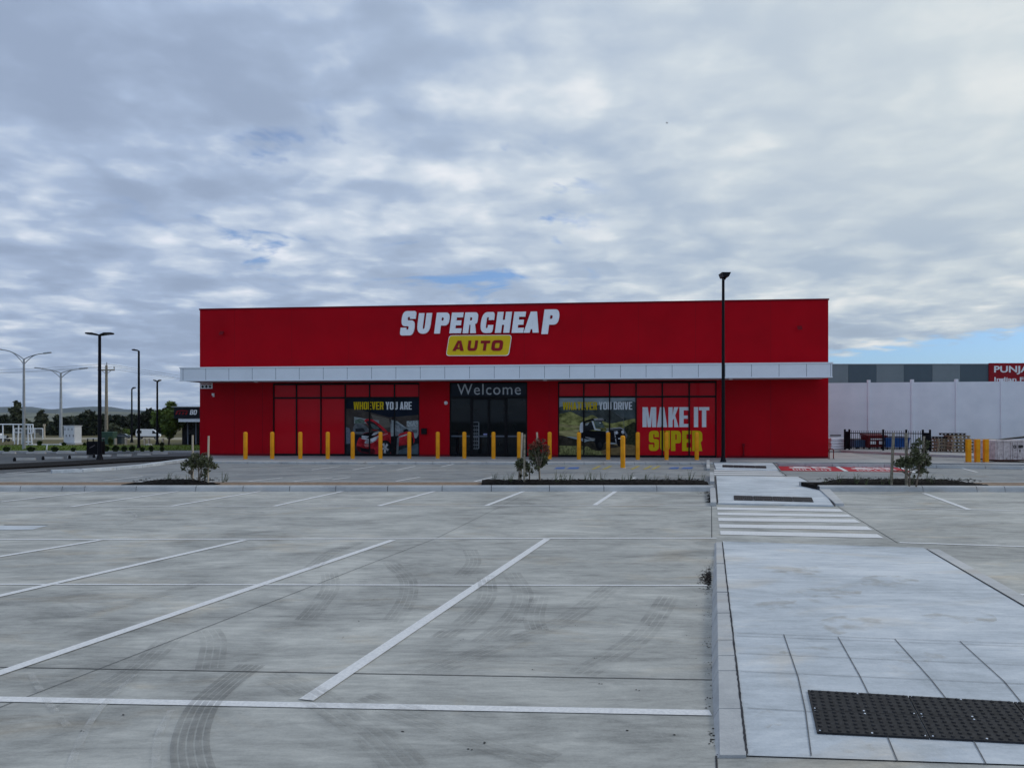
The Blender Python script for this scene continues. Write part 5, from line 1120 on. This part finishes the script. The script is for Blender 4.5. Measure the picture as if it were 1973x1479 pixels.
q = MB(); q.prism([tuple(c*vk for c in p_) for p_ in [(-2.706,-.75,1.45),(-2.706,.75,1.45),(-2.625,.72,2.2),(-2.625,-.72,2.2)]], (-.014,0,0)); q.build('rear_window', M_vg, van)
for y in (-.86,.86): q = MB(); q.prism([tuple(c*vk for c in p_) for p_ in [(-2.705,y-.07,.95),(-2.705,y+.07,.95),(-2.725,y+.07,1.4),(-2.725,y-.07,1.4)]], (-.02,0,0)); q.build('tail_light', mat('tail_light_red',(.35,.01,.01),.3,.1,5), van)
for x in (-1.75,1.75):
    for y in (-.86,.86): wheel(van, x*vk, y*vk, .36*vk, .22*vk)
# dark parked car roofline behind the green cabinets
def car(px, py, Y, lab, wpx, m, rz, name='parked_car'):
    b = P(px, py, Y); b.z = -.02; root = thing(name, b, lab, 'car', None, rz); k_ = wpx/F*Y/4.4
    pr = [(-2.15,.35),(2.1,.33),(2.2,.6),(2.05,.85),(1.15,1.0),(.45,1.42),(-.9,1.47),(-1.75,1.1),(-2.15,.98),(-2.25,.6)]; q = MB(); side_body(q, [(x*k_,z*k_) for x,z in pr], .88*k_); q.build('body', m, root)
    fy = lambda z: -.88*(1-.16*max(0,(z-.735)/.735))-.004
    for pts in ([(.05,1.0),(.95,1.0),(.4,1.34),(.05,1.38)],[(-1.5,1.05),(-.05,1.0),(-.05,1.38),(-.85,1.4)]):
        q = MB(); q.prism([(x*k_,fy(z)*k_,z*k_) for x,z in pts], (0,-.01,0)); q.build('side_window', M_vg, root)
    for x in (-1.35,1.35):
        for y in (-.78,.78): wheel(root, x*k_, y*k_, .33*k_, .2*k_)
    return root
car(238, 845, 79, 'dark grey parked car half hidden by the grey cabinet', 28, mat('dark_car_paint',(.06,.07,.08),.25,.05,2,coat=.6), .2)
# white utility at the very left
b = P(4, 851, 66); b.z = -.02; ut = thing('utility_truck', b, 'white utility truck with an open tray cut by the left edge', 'truck'); k_ = 40/F*66/5.0
q = MB(); side_body(q, [(x*k_,z*k_) for x,z in [(-2.4,.5),(-.2,.5),(-.2,1.9),(-.55,2.0),(-1.3,1.95),(-1.75,1.3),(-2.4,1.15)]], .9*k_); q.build('cab', M_vw, ut)
q = MB(); q.box(-.15*k_,1.7*k_,-.92*k_,.92*k_,.75*k_,.9*k_)
for z0 in (1.0,1.35): q.box(-.15*k_,1.7*k_,-.92*k_,-.86*k_,z0*k_,(z0+.22)*k_)
q.build('tray', M_vw, ut); q = MB(); q.box(-.15*k_,1.6*k_,-.6*k_,.6*k_,.5*k_,.74*k_); q.build('chassis', M_trim, ut)
q = MB(); q.prism([(x*k_,-.80*k_,z*k_) for x,z in [(-1.5,1.3),(-.5,1.3),(-.55,1.8),(-1.2,1.8)]], (0,-.03,0)); q.build('side_window', M_vg, ut)
for x in (-1.8,1.0):
    for y in (-.8,.8): wheel(ut, x*k_, y*k_, .38*k_, .24*k_)
q = MB(); q.tube((1.9*k_,-.95*k_,1.15*k_),(1.9*k_,-.86*k_,1.15*k_),.30*k_,None,16); q.build('spare_wheel', M_tyre, ut)
# black fronted shop beyond the store
M_bf = mat('black_fascia', (.010,.012,.018), .35, .2, 2); M_bw = mat('dark_shop_wall', (.018,.018,.020), .7, .2, 2)
Yb = 56.5; b = P(340, 858, Yb); b.z = 0; sh = thing('shop', b, 'low black fronted shop half hidden behind the red store', 'shop'); k_ = Yb/F
xx = lambda px: (px-340)*k_; zz = lambda py: CH-(py-HY)*k_
MB().box(xx(344),xx(520),.6,14,0,zz(806)).build('wall', M_bw, sh)
fa = MB().box(xx(342),xx(520),-.6,13.5,zz(806),zz(783.5)).build('fascia', M_bf, sh); MB().box(xx(350),xx(520),-.55,.55,zz(812.5),zz(806.2)).build('awning', M_white, sh)
MB().box(xx(338),xx(520),-.66,-.605,zz(784.6),zz(783)).build('trim', M_galv, fa)
for px in (356,372,389,405,421): MB().box(xx(px)-.04,xx(px)+.04,.50,.598,0,zz(812.6)).build('mullion', M_seam, sh)
for p0, p1 in ((350,356),(356,372),(372,389),(389,405),(405,421)): MB().box(xx(p0)+.055,xx(p1)-.055,.56,.597,.05,zz(812.7)).build('pane', M_glass, sh)
q = MB(); lo, tw = word_outlines('BO', .62, .19, .10); x0, z0, z1 = xx(372.5), zz(798.8), zz(789.5)
outlines_to_mb(q, lo, lambda x,y,d: (x0+x*(z1-z0)+.18*y*(z1-z0), -.602-d, z0+y*(z1-z0)), .03); q.build('white_lettering', M_signw, fa)
q = MB()
for a in ([(345,798.5),(348,791),(356,790),(366,790.5),(370,791.5),(366,792.3),(356,791.8),(350,792.6),(347.5,798.5)],[(351,798.6),(353,794),(355,794),(353.5,798.6)],[(357,798.6),(359,794),(362,794.5),(360,798.6)],[(363,798.6),(366,793.5),(369,793.5),(366.5,798.6)]): q.prism([(xx(x),-.602,zz(y)) for x,y in a], (0,-.02,0))
q.build('red_emblem', mat('dull_red_emblem',(.26,.015,.02),.5,.2,4), fa)
# hills: ridges far off
def ridge(name, Y, pts, m, seed):
    rnd = random.Random(seed); xs = []; mm = MB(); k_ = Y/F
    full = []
    for (x0,y0_),(x1,y1_) in zip(pts, pts[1:]):
        n_ = max(2,int((x1-x0)/12))
        for i in range(n_): t = i/n_; t2 = t*t*(3-2*t); full.append((x0+(x1-x0)*t, y0_+(y1_-y0_)*t2+rnd.uniform(-.25,.25)))
    rows_ = []; nr = 7
    for j in range(nr+1):
        s_ = j/nr; rows_.append([((x-CX)*k_*(1+.0*s_), Y-1200*(1-s_)*(Y/4000), max(-.5,(CH-(y-HY)*k_)*math.sin(s_*math.pi/2)**1.3+rnd.uniform(-3,3)*math.sin(math.pi*s_))) for x,y in full])
    rows_.append([(p_[0], p_[1]+900, -.5) for p_ in rows_[-1]])
    W_ = len(full); mm.add([p_ for r_ in rows_ for p_ in r_], [(j*W_+i,j*W_+i+1,(j+1)*W_+i+1,(j+1)*W_+i) for j in range(nr+1) for i in range(W_-1)], 0, True)
    return structure(mm.build(name, m))
M_h1 = mat('hill_grassland', (.075,.085,.045), .95, .5, .004, c2=(.14,.135,.075)); M_h2 = mat('hill_forest', (.030,.040,.032), .95, .4, .005, c2=(.05,.06,.04))
ridge('hills', 4600, [(-700,792),(-300,787),(-60,789),(20,785),(60,783.5),(95,788),(130,788.5),(165,789.5),(190,788.5),(214,783.5),(240,788),(300,792),(420,795),(700,800),(1100,804)], M_h2, 2)
ridge('foothills', 3200, [(-700,801),(-200,799),(0,798),(60,795),(110,796),(160,797),(230,793),(300,797),(420,801),(900,806)], M_h1, 3)

# ------------------------------------------------------------------ right background
M_g1 = mat('pale_grey_panel', (.22,.26,.28), .5, .05, 1); M_g2 = mat('dark_grey_panel', (.10,.135,.16), .5, .05, 1)
Yw = 62; b = P(1580, 868, Yw); b.z = 0; wh = thing('warehouse', b, 'long warehouse of light and dark grey panels behind the white wall', 'warehouse', None, -.02); k_ = Yw/F
xx = lambda px: (px-1580)*k_; zt_ = CH+(HY-702.5)*k_
pb = [1480,1528,1581,1634,1687.5,1740,1794,1847,1901,1954,2007,2060,2113]
MB().box(xx(1480),xx(2113),.05,30,0,zt_-.05).build('wall', M_g2, wh)
for i, (p0, p1) in enumerate(zip(pb, pb[1:])): MB().box(xx(p0)+.008,xx(p1)-.008,0,.048,0,zt_).build('cladding_panel', M_g1 if i % 2 == 0 else M_g2, wh)
MB().box(xx(1480),xx(2113),-.03,.2,zt_+.002,zt_+.07).build('flashing', M_galv, wh)
sx0, sx1 = xx(1900.5), xx(2090); sgn = MB().box(sx0,sx1,-.12,-.004,CH+(HY-742)*k_,CH+(HY-700)*k_).build('sign', mat('crimson_sign',(.30,.012,.02),.4,.08,2), wh)
q = MB(); z0, z1 = CH+(HY-721.8)*k_, CH+(HY-705.5)*k_
font_mb(q, 'PUNJAB', lambda x,y,d: (xx(1909.5)+(xx(1988)-xx(1909.5))*x, -.121-d, z0+(z1-z0)*y), .02, .022); 
z0, z1 = CH+(HY-735)*k_, CH+(HY-727)*k_; font_mb(q, 'Indian Food', lambda x,y,d: (xx(1910)+(xx(1994)-xx(1910))*x, -.121-d, z0+(z1-z0)*y), .02, .018)
q.build('sign_lettering', M_signw, sgn)
# white yard wall
M_ww = mat('white_wall_paint', (.76,.79,.84), .6, .04, .8, c2=(.80,.82,.86))
Y0w, Y1w = 49.0, 46.0; a = P(1560, 868, Y0w); c = P(2120, 868, Y1w); d = c-a; d.z = 0; an = math.atan2(d.y, d.x); Lw = d.length; a.z = 0
ww = thing('yard_wall', a, 'high white panel wall with slim posts along the yard', 'wall', None, an)
def wall_u(px):
    dd = Vector(((px-CX)/F,1,0)); nrm = Vector((-math.sin(an),math.cos(an),0)); t = Vector((a.x,a.y,0)).dot(nrm)/dd.dot(nrm); q_ = dd*t; return (q_-Vector((a.x,a.y,0))).dot(Vector((math.cos(an),math.sin(an),0))), t
ps = [wall_u(p_)[0] for p_ in (1590,1674.3,1757.8,1843.2,1930,2018)]
hw_ = CH+(HY-736)/F*47.8; xs = [0]+ps+[Lw]
for x0, x1 in zip(xs, xs[1:]): MB().box(x0+.05,x1-.05,0,.12,0,hw_).build('panel', M_ww, ww)
for x in ps: MB().bbox(x-.085,x+.085,-.06,.18,0,hw_+.17,.01).build('post', M_ww, ww)
MB().box(.0,Lw,-.03,-.001,0,.06).build('base_strip', M_seam, ww)
# vent slot box on the wall
q = MB(); p_ = P(1609.5, 838.5, 48.3); q.box(-.33,.33,-.06,0,-.035,.035); tag(q.build('wall_vent', M_blk, None, p_), 'narrow black slot high on the white wall above the slab stack', 'vent')
# steel picket fence
FY = 43.8; fx0, fx1 = P(1627.5,868,FY), P(1793.5,872,41.4); fx0.z = fx1.z = .10; d = fx1-fx0; an = math.atan2(d.y,d.x); Lf = d.length
fe = thing('picket_fence', fx0, 'black steel picket fence with gate posts in front of the bins', 'fence', None, an)
fu = lambda px: Lf*(px-1627.5)/166; FH = 1.10
for px in (1628,1637,1704,1748,1779,1792): MB().bbox(fu(px)-.05,fu(px)+.05,-.05,.05,0,FH+.07,.008).build('post', M_pole, fe)
for px0, px1 in ((1629.6,1635.4),(1780.5,1790.5)):
    q = MB(); q.box(fu(px0),fu(px1),-.02,.02,.06,FH-.05 if px0 < 1700 else FH-.10); q.build('gate_panel', M_blk, fe)
for p0, p1 in ((1637,1704),(1704,1748),(1748,1779)):
    u0, u1 = fu(p0)+.055, fu(p1)-.055; q = MB(); n_ = int((u1-u0)/.105)
    for i in range(n_): x = u0+(u1-u0)*(i+.5)/n_; q.box(x-.011,x+.011,-.011,.011,.06,FH)
    q.build('pickets', M_pole, fe)
    for z in (.12, .93): MB().box(u0-.004,u1+.004,-.022,.022,z,z+.045).build('rail', M_pole, fe)
# bins behind the fence
def bin_(px, wpx, top, lab, m, Y=45.2, lid=M_blk, txt=False):
    b = P(px, 868, Y); b.z = .1; k2 = Y/F; w2 = wpx*k2; h2 = CH-(top-HY)*k2-.1
    r = thing('waste_bin', b, lab, 'bin', 'large bins behind the picket fence'); q = MB(); t = .06
    q.add([(-w2/2+t,-.4,.12),(w2/2-t,-.4,.12),(w2/2-t,.4,.12),(-w2/2+t,.4,.12),(-w2/2,-.5,h2*.88),(w2/2,-.5,h2*.88),(w2/2,.5,h2*.88),(-w2/2,.5,h2*.88)], [(0,3,2,1),(4,5,6,7),(0,1,5,4),(1,2,6,5),(2,3,7,6),(3,0,4,7)]); q.box(-w2/2-.02,w2/2+.02,-.53,-.5,h2*.80,h2*.88); q.build('body', m, r)
    q = MB(); q.prism([(-w2/2-.02,-.54,h2*.89),(-w2/2-.02,.52,h2),(-w2/2-.02,.52,h2*.89)], (w2+.04,0,0)); q.build('lid', lid, r)
    for sx in (-1,1):
        for sy in (-.35,.35): MB().tube((sx*(w2/2-.15)-.03,sy,.06),(sx*(w2/2-.15)+.03,sy,.06),.06,None,10).build('wheel', M_tyre, r)
    if txt:
        for x0_, x1_, z0_, z1_ in ((-.40,-.10,.33,.52),(.08,.36,.33,.52),(-.36,.30,.62,.69)): MB().box(x0_*w2,x1_*w2,-.515,-.495,z0_*h2,z1_*h2).build('notice', M_cab, r)
bin_(1683, 36, 835, 'dark red bin with white notices behind the fence', mat('bin_red',(.13,.012,.016),.5,.2,3), 44.9, mat('bin_lid_red',(.10,.01,.013),.5,.2,3), True)
bin_(1722, 46, 840, 'wide blue bin with a dark lid behind the fence', mat('bin_blue',(.015,.075,.26),.5,.2,3), 44.7, mat('bin_lid_navy',(.01,.015,.04),.5,.2,3))
bin_(1652, 24, 845, 'small blue bin behind the fence left of the red bin', mat('bin_blue2',(.06,.11,.20),.5,.2,3), 45.3, M_blk)
# stack of pale boards by the store corner
for i in range(4):
    b = P(1611, 868, 44.6); b.z = .1+i*.165; q = MB(); w2 = 34/F*44.6/2; q.bbox(-w2+.02*(i%2),w2-.03*((i+1)%2),-.5,.5,.03,.155,.012); q.box(-w2+.1,-w2+.2,-.48,.48,0,.028); q.box(w2-.2,w2-.1,-.48,.48,0,.028)
    tag(q.build('concrete_slab', M_white, None, b), ['bottom','second','third','topmost'][i]+' pale slab of the stack between store corner and fence', 'slab', 'stacked pale slabs')
# pallets
def pallet_mb(w2, d2, h2):
    q = MB(); t = h2*.20
    for i in range(7): y = -d2/2+(d2-.09)*i/6; q.box(-w2/2,w2/2,y,y+.09,h2-t,h2)
    for x in (-w2/2,-.06,w2/2-.12): q.box(x,x+.12,-d2/2+.003,d2/2-.003,h2-2*t,h2-t-.001)
    for y in (-d2/2,-.05,d2/2-.10):
        for x in (-w2/2,-.06,w2/2-.12): q.box(x,x+.09,y+.03,y+.07,t,h2-2*t-.001)
    for y in (-d2/2,-.05,d2/2-.10): q.box(-w2/2,w2/2,y,y+.10,0,t-.001)
    return q
M_p1 = mat('pallet_timber', (.34,.275,.19), .85, .15, 5, stretch=(1,4,1)); M_p2 = mat('dark_pallet', (.05,.035,.03), .85, .4, 5)
rnd = random.Random(9); pp0 = None
stacks = [(1812,29,875.5,4,'left pallet stack, beside the gate post',41.2),(1844.5,36,876.8,5,'tall middle pallet stack',40.6),(1889,46,878.6,4,'right pallet stack, behind the square bollards',40.0)]
words = ['bottom','second','third','fourth','fifth','sixth']
for px, wpx, base, n_, lab, Y in stacks:
    w2 = wpx/F*Y*.96; h2 = .172; first = None
    for i in range(n_):
        b = P(px, base, Y); b.x += rnd.uniform(-.03,.03); b.z = .10+i*(h2+.004); b.y += rnd.uniform(-.02,.02)
        if first is None: o = first = pallet_mb(w2, .8, h2).build('pallet', M_p1, None, b)
        else: o = first.copy(); col.objects.link(o); o.location = b
        o.rotation_euler.z = rnd.uniform(-.03,.03); tag(o, f"{words[i]} wooden pallet from below in the {lab}", 'pallet', 'stacked wooden pallets')
b = P(1835, 876, 40.9); b.z = .10+5*.176+.002; o = pallet_mb(1.0,.8,.11).build('pallet', M_p2, None, b); tag(o, 'dark pallet lying on top of the tall middle pallet stack', 'pallet', 'stacked wooden pallets')
b = P(1812, 875, 41.2); b.z = .10+4*.176+.002; o = pallet_mb(.86,.8,.10).build('pallet', M_p2, None, b); tag(o, 'dark pallet lying on top of the left pallet stack', 'pallet', 'stacked wooden pallets')
# pale steel bin with stencilled letters
Yc = 31.9; b = P(1945, 889, Yc); b.z = .065; sk = thing('skip_bin', b, 'pale pink white steel skip bin with black stencilled letters, cut by the right edge', 'skip bin', None, .06); k_ = Yc/F
M_sk = mat('pale_skip_paint', (.50,.43,.42), .6, .18, 7, c2=(.60,.53,.52)); M_rust = mat('rust', (.10,.045,.03), .9, .5, 12)
x0, x1, h2 = -28*k_, 60*k_, 40*k_
q = MB(); q.bbox(x0,x1,-.0,1.4,.06,h2,.03); q.build('body', M_sk, sk); MB().box(x0+.06,x1,.03,1.3,0,.058).build('base', M_rust, sk)
for px in (1921.5,1934,1948,1952.5,1962): x = (px-1945)*k_; MB().box(x-.022,x+.022,-.03,-.001,.07,h2-.04).build('rib', M_sk, sk); MB().box(x+.023,x+.031,-.004,-.0005,.08,h2-.05).build('rust_streak', M_rust, sk)
MB().box(x0+.01,x1,-.035,-.001,h2-.06,h2+.01).build('rim', M_sk, sk)
q = MB(); rnd = random.Random(4)
for _ in range(60):
    x = rnd.uniform(x0+.05,x1-.1); z = .08+abs(rnd.gauss(0,.12)); a_ = rnd.uniform(.006,.022); q.prism([(x-a_,-.0012,z),(x,-.0012,z-a_*.8),(x+a_*1.3,-.0012,z),(x,-.0012,z+a_)], (0,-.0008,0))
q.build('rust_spots', M_rust, sk)
q = MB(); zc_ = h2*.62
font_mb(q, 'CS', lambda x,y,d: ((1951.5-1945)*k_+6.3*k_*x, -.036-d, zc_+6*k_*y), .002, .05); font_mb(q, '009', lambda x,y,d: ((1961.5-1945)*k_+9.8*k_*x, -.036-d, zc_+6*k_*y), .002, .05); font_mb(q, '8', lambda x,y,d: ((1963.5-1945)*k_+2.6*k_*x, -.036-d, zc_-7.6*k_+5*k_*y), .002, .02)
q.build('stencil_lettering', M_blk, sk)
q = MB(); q.prism([((1931-1945)*k_,.1,h2+.02),((1940-1945)*k_,.1,h2+.02),(x1,.1,h2+.14),(x1,.1,h2+.20),((1950-1945)*k_,.1,h2+.08)], (0,.35,0)); q.build('lid', M_blk, sk)
# hoop rail at the store corner
b = P(1602, 887.3, 33.9); b.z = FZ; hr = thing('hoop_rail', b, 'dark hoop rail beside the right corner of the red store', 'rail'); k_ = 33.9/F
MB().path([(-4.5*k_,0,0),(-4.5*k_,0,17*k_),(-3*k_,0,19*k_),(2.5*k_,0,19*k_),(4*k_,0,17*k_),(4*k_,0,0)], .022, 8).build('hoop', M_redd, hr)
for x in (-4.5*k_,4*k_): MB().lathe([(.05,0),(.05,.012),(.025,.015)],10,(x,0,0)).build('foot', M_pole, hr)
# bird
b = P(1285, 237, 60); q = MB(); q.add([(-.11,0,.0),(-.05,-.02,.03),(0,-.03,.015),(.05,-.02,.03),(.11,0,.0),(.05,.03,.02),(0,.05,.01),(-.05,.03,.02)], [(0,1,7),(1,2,6,7),(2,3,5,6),(3,4,5)]); q.lathe([(0,-.09),(.02,-.05),(.03,0),(.02,.05),(0,.08)], 8, (0,0,0)); tag(q.build('bird', M_blk, None, b), 'tiny dark bird flying against the grey clouds', 'bird')

# haze: even thin air over the plain
HD = 7300
mb = MB(); mb.box(-HD, HD, -HD, HD, -1.2, 330); hz_ = mb.build('haze', [])
hm = bpy.data.materials.new('haze_air'); hm.use_nodes = True; hm.node_tree.nodes.clear(); pv_ = hm.node_tree.nodes.new('ShaderNodeVolumePrincipled'); ho = hm.node_tree.nodes.new('ShaderNodeOutputMaterial')
pv_.inputs['Color'].default_value = (.72,.84,1.0,1); pv_.inputs['Density'].default_value = 0.8e-4; hm.node_tree.links.new(pv_.outputs[0], ho.inputs['Volume']); hz_.data.materials.append(hm)
tag(hz_, kind='stuff')
